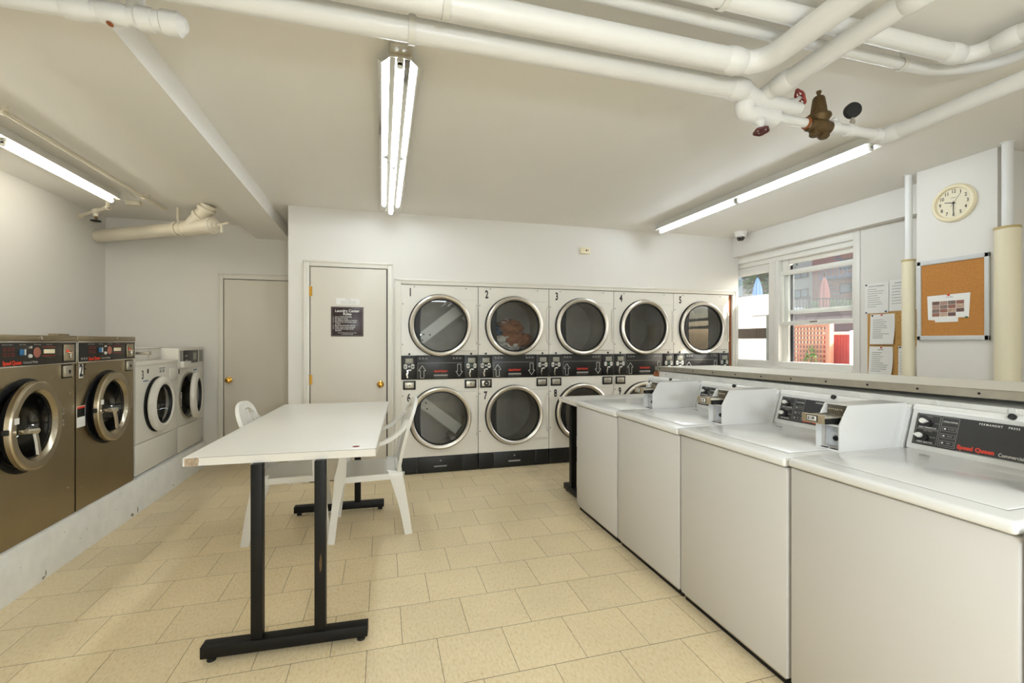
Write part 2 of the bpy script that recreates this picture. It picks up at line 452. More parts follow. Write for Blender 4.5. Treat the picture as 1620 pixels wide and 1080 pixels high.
# casing round the bank of dryers
tr = MB()
for x0, x1, z0, z1 in ((.116, .182, 0, 1.985), (4.19, 4.25, 0, 1.985), (.182, 4.19, 1.93, 1.985)):
    tr.box(x0, x1, YB - .016, YB + .08, z0, z1, .004)
tr.box(.124, .14, YB - .024, YB - .014, 0, 1.98, .003).box(4.226, 4.242, YB - .024, YB - .014, 0, 1.98, .003).box(.124, 4.242, YB - .024, YB - .014, 1.962, 1.978, .003)
struct(tr, 'trim_4', 'trim')
struct(MB().box(4.147, 4.19, YB + .01, YB + .05, 0, 1.93), 'trim_5', 'wood')
struct(MB().box(.12, 4.25, 5.5, 5.55, 0, 2.0), 'wall_behind', 'dark')

# doors
def door(n, xl, xr, zt, yw, knob_side, label, hinges=()):
    d = thing('door_%d' % n, label, 'door', (xl, yw, 0), 0, kind='structure')
    W = xr - xl
    f = MB()
    for a, b, z0, z1 in ((-.062, -.006, 0, zt + .07), (W + .006, W + .062, 0, zt + .07), (-.006, W + .006, zt + .012, zt + .07)):
        f.box(a, b, -.018, 0, z0, z1, .004)
    f.box(-.056, -.042, -.026, -.016, 0, zt + .062, .003).box(W + .042, W + .056, -.026, -.016, 0, zt + .062, .003).box(-.056, W + .056, -.026, -.016, zt + .05, zt + .062, .003)
    f.build('door_frame', 'trim', d)
    MB().box(-.006, W + .006, -.003, 0, 0, zt + .012).build('gap', 'dark', d)
    bx('door_leaf', 'door', d, .001, W - .004, -.014, -.003, .008, zt + .005, .002)
    kx = .05 if knob_side < 0 else W - .062
    MB().lathe([(0, .0), (.034, 0), (.034, .004), (.026, .008), (.012, .012), (.011, .03), (.024, .04), (.029, .052), (.026, .062), (.012, .068), (0, .068)], (kx, -.014, .925), seg=28).build('door_knob', 'brass', d)
    for hz in hinges:
        h = MB().cyl((-.003, -.017, hz - .05), (-.003, -.017, hz + .05), .006, seg=10).box(-.006, .018, -.0155, -.013, hz - .045, hz + .045)
        h.build('hinge', 'brass', d)
    return d
door(1, -1.679, -.862, 2.03, YA, -1, 'plain off-white door in the alcove behind the table')
d2 = door(2, -.664, .043, 2.06, YB, 1, 'off-white door carrying the maroon rules sign, left of the dryers', (1.83, .985))
# sign and notice on the door
sg = thing('rules_sign', 'square maroon sign with white laundry rules on the door', 'sign', (-.478, YB - .0145, 1.40))
MB().box(0, .298, -.004, 0, 0, .287, .003).build('plate', 'sign', sg)
bd = MB()
for a in ((.008, .290, .277, .279), (.008, .290, .008, .010)): bd.box(a[0], a[1], -.0048, -.004, a[2], a[3])
for a in ((.008, .010), (.288, .290)): bd.box(a[0], a[1], -.0048, -.004, .008, .279)
bd.build('border_line', 'grey', sg)
text('Laundry Center', .036, 'white', sg, (.149, -.0048, .247), bold=.012, sx=.98)
text('Rules', .036, 'white', sg, (.149, -.0048, .217), bold=.012)
RULES = ['1.  Use at YOUR OWN RISK.', '2.  No dyeing or tinting.', '3.  No sitting on counters or machines.', '4.  Please do not overload the washer', '     or dryer.',
         '5.  Please discard lint after each use.', '6.  Please remove clothes promptly.', '7.  Laundry left overnight may be', '     discarded.']
for i, s_ in enumerate(RULES): text(s_, .0165, 'white', sg, (.018, -.0048, .188 - i * .0165), align='LEFT', sx=.86, bold=.006)
text('Owner & Management not responsible', .0125, 'white', sg, (.149, -.0048, .034), sx=.86)
text('for any Loss or Damage', .0125, 'white', sg, (.149, -.0048, .021), sx=.86)
nt_ = thing('paper_notice', 'small typed white notice taped above the maroon sign', 'notice', (-.432, YB - .0145, 1.708))
bx('sheet', 'paper', nt_, 0, .22, -.0006, 0, 0, .062)
text('NOTICE', .013, 'grey', nt_, (.11, -.001, .05))
for i in range(3): text(['Please use only one washer at a time', 'when others are waiting for machines', 'and leave this room clean and tidy'][i], .0095, 'grey', nt_, (.11, -.001, .035 - i * .0115))

# ================================================================== plinth under the front loaders
pl = MB(); pp = [(-.918, 0), (0, 0), (0, .235), (-.012, .262), (-.04, .272), (-.918, .272)]
pl.prism(pp, (-1.848, YF + .02, 0), (1, 0, 0), (0, 0, 1), (0, 1, 0), YA - YF - .03)
pl = tag(pl.build('concrete_plinth', 'conc', base=True), 'long low white painted concrete plinth under the left washers', 'plinth')
random.seed(4); wm = MB(); pc_ = pl.location
for yy, zz, w_, h_ in ((4.18, .02, .055, .03), (4.26, .03, .02, .06), (3.22, .012, .03, .02), (3.24, .03, .012, .05), (3.55, .10, .012, .006), (3.75, .17, .01, .006), (3.95, .14, .008, .008), (3.4, .2, .012, .006), (4.9, .03, .03, .012), (3.05, .15, .01, .005), (3.62, .13, .014, .004)):
    P_ = [(math.cos(t) * w_ / 2 * random.uniform(.5, 1.1), math.sin(t) * h_ / 2 * random.uniform(.5, 1.1)) for t in [2 * PI * i / 9 for i in range(9)]]
    wm.prism(P_, V((-1.8482, yy, zz)) - pc_, (0, 1, 0), (0, 0, 1), (1, 0, 0), .0006)
wm.build('chipped_paint', mat('exposed_plaster', (150, 140, 124), .9), pl)

# ================================================================== stacked tumble dryers
def dryer_door(parent, cx, cz, gasket, gname):
    d = MB().holeplate(cx, cx + .372, cz - .262, cz + .265, cx, cz, .285, -.014, -.001, half=True).build(gname, 'dryerw', parent)
    MB().holeplate(cx, cx + .3745, cz - .2645, cz + .2675, cx, cz, .285, -.003, -.0005, half=True).build('door_gap', 'grey', d)
    MB().box(cx + .376, cx + .379, -.004, -.0005, cz - .20, cz + .22).build('hinge_gap', 'dark', d)
    MB().lathe([(.322, -.002), (.322, .012), (.315, .012), (.27, .012), (.27, -.002)], (cx - .004, -.001, cz), seg=72, close=True).build('gasket', 'rubber', d)
    MB().lathe([(.312, .010), (.318, .022), (.314, .036), (.300, .043), (.286, .040), (.276, .030), (.274, .012)], (cx + .003, -.001, cz), seg=72, close=True).build('ring', 'ring', d)
    MB().lathe([(.278, .010), (.278, .028), (.266, .030), (.262, .018), (.262, .010)], (cx + .003, -.001, cz), seg=72, close=True).build('inner_seal', 'rubber', d)
    MB().lathe([(.264, .015), (.2, .0165), (.1, .0175), (0, .018)], (cx + .003, -.001, cz), seg=48).build('glass', 'glass', d)
    c = []
    for i in range(13):
        t = -1.05 + 2.1 * i / 12; c.append((-.263 * math.cos(t * .72), .263 * math.sin(t * .72)))
    inn = [(-.263 * math.cos(1.05 * .72) + .0 + .032 * math.cos(tt) ** 1 - .0, .0) for tt in ()]
    r_in = [(-.212 + .01 * (q ** 2), .165 * q) for q in [1 - 2 * i / 10 for i in range(11)]]
    MB().prism(c + r_in, (cx + .003, -.02, cz), (1, 0, 0), (0, 0, 1), (0, -1, 0), .012).build('handle', 'rubber', d)
    h = MB().box(cx + .362, cx + .376, -.026, -.012, cz - .17, cz + .20, .003)
    for zz in (cz - .155, cz + .165): h.box(cx + .366, cx + .386, -.020, -.008, zz - .012, zz + .012, .003)
    h.build('hinge', 'dryerw', d)
    return d
def drum_in(parent, cx, cz, ang, bar=True, dark=False):
    dr = MB().lathe([(.286, 0), (.286, -.03), (.345, -.06), (.345, -.46), (.33, -.48), (0, -.48)], (cx, 0, cz), seg=48).build('drum', 'drum', parent)
    if bar:
        u = V((math.cos(ang), 0, math.sin(ang))); v = V((-math.sin(ang), 0, math.cos(ang)))
        b = MB().prism([(-.325, -.062), (.30, -.062), (.30, .062), (-.325, .062)], V((cx, .30, cz)), u, v, (0, 1, 0), .012)
        b.build('baffle', 'baffle', dr)
        h = MB()
        for i in range(46):
            a = -.315 + .6 * i / 45
            for sdd in (-.058, .058):
                c = V((cx, .2992, cz)) + u * a + v * sdd; h.cyl(c, c + V((0, -.0006, 0)), .0032, seg=6)
        for a, q in ((-.22, -.02), (-.17, .02), (-.25, .03), (-.12, -.025)):
            c = V((cx, .2992, cz)) + u * a + v * q; h.cyl(c, c + V((0, -.0008, 0)), .009, seg=8)
        h.build('perforation', 'rubber', dr, kind='stuff')
        v2 = MB().prism([(0, -.02), (.08, -.02), (.08, .02), (0, .02)], V((cx, .1, cz)) + u * .24 - v * .1, u, v, (0, 1, 0), .3)
        v2.build('vane', 'drum', dr)
    else:
        MB().box(cx - .30, cx - .16, .22, .235, cz - .0, cz + .2).build('baffle', 'baffle', dr)
        MB().box(cx - .17, cx + .08, .40, .412, cz + .12, cz + .135).build('vane', 'drum', dr)
    return dr
def coin_meter(parent, x0, gr):
    m = bx('coin_meter', 'black', parent, x0, x0 + .145, -.012, 0, .965, 1.206, .002)
    def q(a): return x0 + a
    bx('display', 'display', m, q(.040), q(.116), -.0145, -.012, 1.128, 1.178, .001)
    for a in (.028, .128 - .028):
        for zz in (1.088, 1.104):
            MB().lathe([(0, .002), (.016, .002), (.018, 0)], (q(a + .012), -.012, zz), seg=14).build('button', 'button', m)
    bx('button', 'green' if gr else 'button', m, q(.066), q(.088), -.0145, -.012, 1.090, 1.104, .002)
    bx('price_label', 'white', m, q(.070), q(.098), -.0135, -.012, 1.054, 1.066)
    MB().sweep([(q(.060), -.016, 1.060), (q(.063), -.018, 1.035), (q(.052), -.02, 1.020), (q(.058), -.018, 1.0), (q(.060), -.016, .982)], [(-.006, -.002), (.006, -.002), (.006, .002), (-.006, .002)], up=(0, -1, 0)).build('coin_slide', 'chrome', m)
    return m
def arrow(parent, cx, cz, s, down):
    k = -1 if down else 1
    P = [(-.018, -.062), (-.018, .012), (-.036, .012), (0, .064), (.036, .012), (.018, .012), (.018, -.062)]
    P = [(a, b * k) for a, b in P]
    m = MB()
    for (a, b), (c, d) in zip(P, P[1:] + P[:1]):
        L_ = V((c - a, 0, d - b)); n = L_.normalized(); t = V((-n.z, 0, n.x)) * .0016
        A = V((cx + a, -.0068, cz + b)); B = V((cx + c, -.0068, cz + d))
        vs = [m.bm.verts.new(p) for p in (A - t, B - t, B + t, A + t)]; m.bm.faces.new(vs)
    return m.build('arrow', 'white', parent, smooth=False)
def lock(parent, x0, z0, kind):
    f = bx('coin_lock', 'rubber', parent, x0, x0 + .125, -.008, 0, z0, z0 + .088, .002)
    bx('lock_plate', 'alum', f, x0 + .018, x0 + .107, -.0105, -.008, z0 + .016, z0 + .074, .001)
    if kind == 'round':
        MB().lathe([(0, .006), (.012, .006), (.012, .004), (.026, .004), (.028, 0)], (x0 + .066, -.0105, z0 + .045), seg=20).build('keyhole', 'rubber', f)
        MB().lathe([(0, .009), (.009, .009), (.011, .006)], (x0 + .066, -.0105, z0 + .045), seg=14).build('lock_core', 'chrome', f)
    elif kind == 'dot':
        cy('keyhole', 'ink', f, (x0 + .064, -.0105, z0 + .044), (x0 + .064, -.0125, z0 + .044), .007, seg=10)
    else:
        MB().sweep([(x0 + .04, -.012, z0 + .04), (x0 + .06, -.013, z0 + .052), (x0 + .085, -.012, z0 + .046)], [(-.005, 0), (.005, 0), (.005, .004), (-.005, .004)], up=(0, -1, 0)).build('keyhole', 'grey', f)
def clothes(parent, cx, cz):
    random.seed(3)
    specs = [('shirt', (.0, -.02), .13), ('shirt', (.04, -.14), .12), ('sheet', (-.12, -.16), .10), ('navy', (-.16, -.05), .08), ('sheet', (.02, -.2), .10), ('shirt', (.15, -.15), .10), ('sheet', (-.05, .04), .05)]
    out = []
    for m_, (a, b), r in specs:
        o = MB(); bmesh.ops.create_icosphere(o.bm, subdivisions=3, radius=r)
        for v in o.bm.verts:
            n = v.co.normalized()
            k = 1 + .16 * math.sin(n.x * 9 + a * 40) * math.cos(n.z * 8 + b * 30) + .12 * math.sin(n.y * 11 + n.z * 7 + a * 20) + .05 * math.sin(n.x * 23)
            v.co = V((n.x * r * 1.15 * k, n.y * r * .6 * k, n.z * r * .75 * k)) + V((cx + a, .16 + .05 * random.random(), cz + b))
        out.append((m_, o))
    return out
PITCH = .793
for i in range(5):
    x0 = .182 + PITCH * i; W = .787
    g = 'stacked dryers in the back wall'
    lab = ['white double dryer numbered 1 above 6, first from the left', 'white double dryer numbered 2 above 7, clothes in its upper drum', 'white double dryer numbered 3 above 8, middle of the bank',
           'white double dryer numbered 4 above 9, partly behind the washers', 'white double dryer numbered 5, sunlit at the right end of the bank'][i]
    T = thing('stacked_dryer', lab, 'dryer', (x0, YB, 0), 0, g)
    cu, cl = (.395, 1.516), (.395, .562)
    cab = MB().holeplate(0, W, 1.21, 1.925, cu[0], cu[1], .284, 0, .02).holeplate(0, W, .172, .961, cl[0], cl[1], .284, 0, .02)
    cab.box(0, .004, .02, .62, 0, 1.92).box(W - .004, W, .02, .62, 0, 1.92).box(0, W, .02, .62, 1.905, 1.925).box(0, W, .5, .62, 0, 1.9).box(0.004, W - .004, .012, .05, .955, 1.215).box(0, W, .02, .05, .0, .172)
    cab.build('cabinet', 'dryerw', T)
    dryer_door(T, *cu, i > 0, 'upper_door'); dryer_door(T, *cl, i > 0, 'lower_door')
    drum_in(T, *cu, math.radians(38), bar=(i == 0)); drum_in(T, *cl, math.radians(-38), bar=(i == 0))
    cp = MB().box(.147, .640, -.006, 0, .962, 1.209, .001).build('control_panel', 'black', T)
    coin_meter(T, .001, False); coin_meter(T, .641, i != 1)
    ln = MB().box(.165, .62, -.0072, -.006, 1.128, 1.131).box(.163, .1655, -.0072, -.006, .97, 1.13)
    ln.build('panel_line', 'grey', cp)
    for xx in (.178, .525):
        mk = MB()
        for j in range(6):
            mk.box(xx + j * .0165, xx + j * .0165 + (.009 if j % 2 == 0 else .004), -.0068, -.006, 1.168, 1.186 - (.006 if j % 2 else 0))
        mk.build('indicator_mark', 'grey', cp)
    arrow(cp, .208, 1.04, 1, False); arrow(cp, .588, 1.052, 1, True)
    MB().box(.323, .470, -.0066, -.006, 1.032, 1.058, 0).build('logo_band', mat('dark_red_band', (96, 24, 16), .5), cp)
    text('Speed Queen', .025, 'logo', cp, (.396, -.0072, 1.045), bold=.02, sx=.92)
    MB().box(.325, .468, -.013, -.006, .993, 1.012, .006).build('handle', 'grey', cp)
    text('NO SMOKING OR FLAMMABLES', .009, 'grey', cp, (.396, -.0068, .98), sx=1.1)
    cy('keyhole', 'ink', cp, (.40, -.006, 1.085), (.40, -.0085, 1.085), .010, seg=12)
    for xx in (.08, .715): cy('screw', 'ink', T, (xx, 0, 1.222), (xx, -.004, 1.222), .011, seg=12)
    sc = MB()
    for xx, zz in ((.13, 1.905), (.66, 1.903), (.014, 1.73), (.014, 1.32), (.014, .80), (.016, .4)): sc.cyl((xx, 0, zz), (xx, -.002, zz), .0055, seg=8)
    sc.build('rivet', 'ink', T)
    kinds = [('dot', 'dot'), ('round', 'bar'), ('bar', 'bar'), ('bar', 'bar'), ('dot', 'dot')][i]
    lock(T, .018, .862, kinds[0]); lock(T, .645, .862, kinds[1])
    text(str(i + 1), .115, 'ink', T, (.09, -.001, 1.845), name='number', sx=.62, bold=.03)
    n2 = str(i + 6) if i < 4 else '10'
    text(n2, .115, 'ink', T, (.075, -.001, .775), name='number', sx=.62, bold=.03)
    for a, b in ((.002, .158), (.162, .622), (.626, .785)):
        kp = bx('kick_panel', 'kick', T, a, b, -.004, .02, .004, .168, .002)
        if b - a < .2:
            lv = MB()
            for j in range(9): lv.box(a + .015, b - .015, -.008, -.004, .028 + j * .015, .034 + j * .015)
            lv.build('louvre', 'kick', kp, kind='stuff')
        else:
            bx('handle', 'grey', kp, .325, .46, -.009, -.004, .06, .075, .005); cy('keyhole', 'grey', kp, (.395, -.004, .125), (.395, -.006, .125), .009, seg=10)
    if i == 1:
        lbs = ['crumpled brown shirt in the middle of the clothes behind dryer glass 2', 'brown garment slumped at the bottom of the clothes in dryer 2', 'crumpled white cloth at the lower left behind dryer glass 2', 'dark blue garment at the left behind dryer glass 2',
               'pale cloth lying lowest of the clothes in dryer 2', 'brown garment at the lower right behind dryer glass 2', 'white cloth edge on top of the clothes in dryer 2']
        for l_, (m_, ob) in zip(lbs, clothes(T, *cu)):
            bmesh.ops.translate(ob.bm, verts=ob.bm.verts, vec=V((x0, YB, 0)))
            q = ob.build('garment', m_, base=True, ang=85); tag(q, l_, 'clothes', 'clothes inside dryer 2')

# ================================================================== stainless front loaders
def curved_handle(parent, x, z):
    MB().cyl((x, -.03, z), (x, -.085, z), .016, seg=16).cyl((x - .035, -.072, z + .006), (x + .025, -.085, z), .014, .016, seg=14).build('handle', 'chrome', parent)
    MB().sweep([(x + .012, -.082, z), (x + .02, -.088, z - .06), (x + .03, -.09, z - .125)], [(-.011, -.006), (.011, -.006), (.011, .006), (-.011, .006)], up=(0, -1, 0)).build('lever', 'chrome', parent)
def steel_washer(y0, W, doorc, swing, label, num):
    T = thing('steel_front_loader', label, 'washer', (-1.87, y0, .272), RL, 'stainless washers on the plinth')
    Z = lambda z: z - .272
    dc = doorc - y0; cz = Z(.893)
    cb = MB().holeplate(.003, W - .003, 0, Z(1.213), dc, cz, .215, 0, .012)
    cb.box(.003, .012, .012, .78, 0, Z(1.36)).box(W - .012, W - .003, .012, .78, 0, Z(1.36)).box(.003, W - .003, .77, .78, 0, Z(1.36))
    cb.build('cabinet', 'steel', T)
    tc = MB().box(-.002, W + .002, -.012, .80, Z(1.352), Z(1.386), .006).build('top_cover', 'steel', T)
    cy('screw', 'chrome', tc, (W * .62, -.012, Z(1.37)), (W * .62, -.016, Z(1.37)), .011, seg=14)
    p = MB().box(.008, W - .008, -.004, .02, Z(1.215), Z(1.350), .001).build('control_panel', 'black', T)
    tm = MB().box(.0, W, -.012, .0, Z(1.343), Z(1.352), .002).box(.0, W, -.012, 0, Z(1.212), Z(1.220), .002).box(0, .008, -.012, 0, Z(1.212), Z(1.35), .002).box(W - .008, W, -.012, 0, Z(1.212), Z(1.35), .002)
    tm.build('panel_trim', 'chrome', T)
    R_ = lambda a: W - a
    yb = -.0052
    cm = bx('coin_plate', 'steeld', T, R_(.122), R_(.026), -.012, -.004, Z(1.232), Z(1.332), .002)
    bx('red_label', 'logo', cm, R_(.105), R_(.078), -.0126, -.012, Z(1.284), Z(1.300))
    MB().cyl((R_(.06), -.012, Z(1.282)), (R_(.06), -.024, Z(1.282)), .010, seg=12).box(R_(.068), R_(.052), -.016, -.012, Z(1.246), Z(1.278), .002).build('coin_return', 'chrome', cm)
    bx('display', 'cream', p, R_(.285), R_(.195), -.007, -.004, Z(1.281), Z(1.305), .001)
    fr = MB()
    for zz in (1.268, 1.318): fr.box(R_(.292), R_(.188), yb, -.004, Z(zz), Z(zz + .002))
    fr.build('frame_line', 'logo', p)
    MB().lathe([(0, .0015), (.027, .0015), (.03, 0)], (R_(.335), -.004, Z(1.289)), seg=9).build('badge', mat('faded_red', (168, 104, 84), .6), p)
    MB().lathe([(0, .008), (.008, .008), (.010, 0)], (R_(.392), -.004, Z(1.318)), seg=14).build('knob', 'chrome', p)
    MB().lathe([(0, .008), (.009, .008), (.011, 0)], (R_(.392), -.004, Z(1.270)), seg=14).build('knob', 'button', p)
    bx('switch', 'blue', p, R_(.468), R_(.438), -.010, -.004, Z(1.276), Z(1.308), .002)
    bx('switch', 'button', p, R_(.436), R_(.424), -.009, -.004, Z(1.276), Z(1.308), .002)
    ic = MB()
    for a in range(3):
        for b in range(2): 
            xx = R_(.575 - a * .028); zz = Z(1.272 + b * .028)
            ic.box(xx, xx + .018, yb, -.004, zz, zz + .003).box(xx, xx + .018, yb, -.004, zz + .015, zz + .018).box(xx, xx + .003, yb, -.004, zz, zz + .018).box(xx + .015, xx + .018, yb, -.004, zz, zz + .018)
    ic.build('icon', mat('dim_red', (130, 50, 36), .5), p)
    for a, s_ in ((.55, 'REGULAR FABRICS'), (.445, 'PERM. PRESS'), (.335, 'WATER LEVEL'), (.24, 'CYCLE TIME')):
        text(s_, .009, 'grey', p, (R_(a), yb, Z(1.332)))
    text('Speed Queen', .030, 'logo', p, (R_(.517), yb, Z(1.236)), bold=.025, sx=.78)
    text('Commercial Washer', .021, 'grey', p, (R_(.385), yb, Z(1.236)), sx=.62)
    if not num: bx('vent_cap', 'steel', tc, R_(.12), R_(.012), .02, .07, Z(1.386), Z(1.398), .004)
    if num:
        for a in (.045, .07, .095): bx('button', 'grey', p, a, a + .014, -.007, -.004, Z(1.232), Z(1.246), .002)
        st = bx('number_plate', 'white', T, .032, .073, -.001, 0, Z(1.115), Z(1.203))
        text('2', .11, 'ink', st, (.053, -.0016, Z(1.16)), name='number', sx=.62, bold=.03)
        text('F', .105, 'ink', T, (.093, -.001, Z(1.165)), name='letter', sx=.45, bold=-.004)
        s2 = bx('safety_label', 'white', T, .01, .095, -.001, 0, Z(.80), Z(.935))
        bx('label_print', 'ink', s2, .013, .092, -.0015, -.001, Z(.865), Z(.92)); bx('label_print', 'logo', s2, .013, .092, -.0015, -.001, Z(.92), Z(.932))
    lk = MB().box(R_(.125), R_(.03), -.0015, 0, Z(1.125), Z(1.210), .0).build('lock_box', 'rubber', T)
    bx('lock_plate', 'alum', lk, R_(.122), R_(.048), -.018, -.001, Z(1.134), Z(1.203), .003)
    MB().cyl((R_(.084), -.018, Z(1.168)), (R_(.084), -.021, Z(1.168)), .008, seg=12).box(R_(.087), R_(.081), -.021, -.018, Z(1.152), Z(1.168)).build('keyhole', 'ink', lk)
    sc = MB()
    for xx, zz in ((W * .17, 1.09), (W * .75, 1.14), (W - .05, 1.03), (.06, .41), (W - .07, .45), (.04, 1.06)): sc.cyl((xx, 0, Z(zz)), (xx, -.003, Z(zz)), .006, seg=8)
    sc.build('screw', 'chrome', T)
    MB().lathe([(.256, 0), (.255, .003), (.250, .004), (.222, .003), (.215, -.06)], (dc, 0, cz), seg=56).build('bezel', 'rubber', T)
    MB().lathe([(.214, -.06), (.25, -.12), (.25, -.5), (0, -.5)], (dc, 0, cz), seg=40).build('tub', 'tubin', T)
    # hinge on the right; the door stands slightly ajar
    hx = dc + .243
    dr = MB()
    dr.lathe([(.236, .002), (.242, .006), (.242, .026), (.238, .034), (.231, .037), (.194, .033), (.180, .020), (.176, .014), (.174, -.012)], (-.243, 0, 0), seg=64, close=True)
    D = dr.build('door', 'steeld', T, ang=15); D.location = (hx, 0, cz); D.rotation_euler = (0, 0, swing)
    MB().lathe([(.176, .006), (.165, -.034), (.145, -.10), (.10, -.14), (0, -.155)], (-.243, 0, 0), seg=40).build('glass', 'bowl', D)
    MB().lathe([(.208, -.03), (.225, .003), (.173, .003), (.173, -.03)], (-.243, 0, 0), seg=56, close=True).build('seal', 'rubber', D)
    curved_handle(D, -.245 - .155, -.01)
    MB().box(-.46, -.425, -.0385, -.036, .035, .066).build('sticker', 'paper', D)
    MB().box(-.492, -.475, -.028, .0, -.014, .014, .004).build('latch', 'rubber', D)
    hb = MB()
    for zz in (-.045, -.022, .022, .045): hb.cyl((.040, -.001 - .0, zz), (.040, -.016, zz), .0095, seg=10)
    h = hb.build('hinge_bolt', 'chrome', T); h.location = (hx, 0, cz)
    MB().box(hx + .004, hx + .022, -.02, 0, cz - .07, cz + .07, .004).build('hinge', 'steel', T)
    return T
steel_washer(2.70, .838, 3.118, math.radians(6), 'stainless front-loading washer cut off by the left frame edge', False)
steel_washer(3.545, .705, 3.897, math.radians(3.6), 'stainless front-loading washer marked 2 F beside the white washer', True)

# ================================================================== white front loaders
def white_loader(y0, W, doorc, swing, label, first):
    T = thing('white_front_loader', label, 'washer', (-1.875, y0, .272), RL, 'white front loaders on the plinth')
    Z = lambda z: z - .272
    dc = doorc - y0; cz = Z(.812)
    zt = 1.165 if first else 1.285
    cb = MB().holeplate(0.002, W - .002, Z(.533), Z(1.15 if first else 1.10), dc, cz, .205, 0, .015)
    cb.box(0.002, W - .002, 0, .015, .012, Z(.528), .004)
    cb.box(0.002, .014, .015, .72, .012, Z(zt - .01)).box(W - .014, W - .002, .015, .72, .012, Z(zt - .01)).box(.002, W - .002, .70, .72, .012, Z(zt - .01))
    cb.box(.02, W - .02, .03, .68, 0, .014)
    cb.build('cabinet', 'loader', T)
    bx('toe_gap', 'dark', T, .004, W - .004, .02, .1, .0, .012)
    if first:
        MB().box(0, W, -.008, .70, Z(1.15), Z(1.182), .010).build('worktop', 'loader', T)
        c = MB().box(.012, W, .14, .60, Z(1.182), Z(1.298), .008).build('console', 'loader', T)
        MB().box(W * .70, W * .70 + .003, .139, .145, Z(1.19), Z(1.288)).box(0.02, W, .136, .142, Z(1.283), Z(1.286)).build('seam', 'grey', c)
        bxp = MB().prism([(.02, Z(1.182)), (.02, Z(1.25)), (.06, Z(1.31)), (.15, Z(1.31)), (.15, Z(1.182))], (.005, 0, 0), (0, 1, 0), (0, 0, 1), (1, 0, 0), .045).build('coin_box', 'loader', T)
        MB().box(.010, .045, -.075, .06, Z(1.246), Z(1.268), .003).box(.006, .05, -.088, -.075, Z(1.242), Z(1.272), .003).build('coin_slide', 'alum', bxp)
        MB().prism([(.022, Z(1.235)), (.07, Z(1.305)), (.12, Z(1.305)), (.09, Z(1.24))], (.05, 0, 0), (0, 1, 0), (0, 0, 1), (1, 0, 0), .004).build('slot_plate', 'grey', bxp)
        text('3', .10, 'ink', T, (.115, -.001, Z(1.075)), name='number', sx=.62, bold=.02)
        bx('dark_badge', 'ink', T, .19, .215, -.001, 0, Z(1.085), Z(1.122))
        text('COMMERCIAL', .015, 'blue', T, (.165, -.001, Z(1.025)))
        gp = [(.395, .52, 1.065, 1.128)]
    else:
        c = MB().box(0, W, -.006, .70, Z(1.10), Z(1.287), .006).build('console', 'loader', T)
        p = bx('display_panel', 'black', c, .10, .47, -.009, -.006, Z(1.135), Z(1.262), .001)
        bx('display', 'display', p, .34, .42, -.0105, -.009, Z(1.165), Z(1.235)); bx('button', 'grey', p, .14, .20, -.0105, -.009, Z(1.155), Z(1.17)); bx('button', 'grey', p, .14, .20, -.0105, -.009, Z(1.2), Z(1.215))
        bx('meter_plate', 'grey', c, .03, .08, -.009, -.006, Z(1.15), Z(1.262), .001); bx('meter_plate', 'grey', c, .50, .60, -.009, -.006, Z(1.14), Z(1.262), .001)
        bx('coin_drawer', 'loader', c, .01, .19, -.045, -.006, Z(1.098), Z(1.158), .004)
        bx('dark_badge', 'ink', T, .01, .035, -.001, 0, Z(1.04), Z(1.085))
        gp = [(.36, .52, 1.0, 1.07)]
    for a, b, z0, z1 in gp:
        s_ = bx('instruction_label', 'paper', T, a, b, -.001, 0, Z(z0), Z(z1))
        bx('label_print', 'blue' if not first else 'grey', s_, a + .005, b - .005, -.0015, -.001, Z(z1 - .018), Z(z1 - .006))
        bx('label_print', 'grey', s_, a + .01, a + .05, -.0015, -.001, Z(z0 + .01), Z(z0 + .04)); bx('label_print', 'grey', s_, b - .06, b - .02, -.0015, -.001, Z(z0 + .01), Z(z0 + .04))
    bx('dispenser_drawer', 'loader', T, W - .19, W - .03, -.012, 0, Z(1.0 if first else .985), Z(1.11 if first else 1.085), .004)
    if not first:
        s_ = bx('warning_label', 'paper', T, .02, .085, -.001, 0, Z(.72), Z(.86)); bx('label_print', 'logo', s_, .03, .075, -.0015, -.001, Z(.835), Z(.85)); bx('label_print', 'grey', s_, .03, .075, -.0015, -.001, Z(.74), Z(.80))
    MB().lathe([(.236, 0), (.236, .010), (.222, .014), (.206, .004), (.206, -.05)], (dc, 0, cz), seg=52).build('bezel', 'rubber' if first else 'alum', T)
    MB().lathe([(.207, -.02), (.25, -.06), (.25, -.45), (0, -.45)], (dc, 0, cz), seg=36).build('tub', 'tubin', T)
    hx = dc + .222
    D = MB().lathe([(.225, .010), (.234, .022), (.231, .044), (.214, .058), (.182, .060), (.167, .048), (.164, .01)], (-.222, 0, 0), seg=60, close=True).build('door', 'loader', T)
    D.location = (hx, 0, cz); D.rotation_euler = (0, 0, swing)
    MB().lathe([(.166, .034), (.15, .01), (.13, -.05), (.09, -.08), (0, -.09)], (-.222, 0, 0), seg=36).build('glass', 'bowl', D)
    MB().lathe([(.164, .036), (.168, .050), (.156, .046), (.151, .026)], (-.222, 0, 0), seg=44, close=True).build('inner_rim', 'rubber', D)
    MB().box(-.462, -.44, -.05, -.02, -.02, .03, .004).build('latch', 'loader', D)
    return T
white_loader(4.285, .775, 4.65, math.radians(1.5), 'white front-loading washer marked 3 beside the stainless washer', True)
white_loader(5.068, .648, 5.315, math.radians(10), 'white front-loading washer with door ajar nearest the alcove door', False)

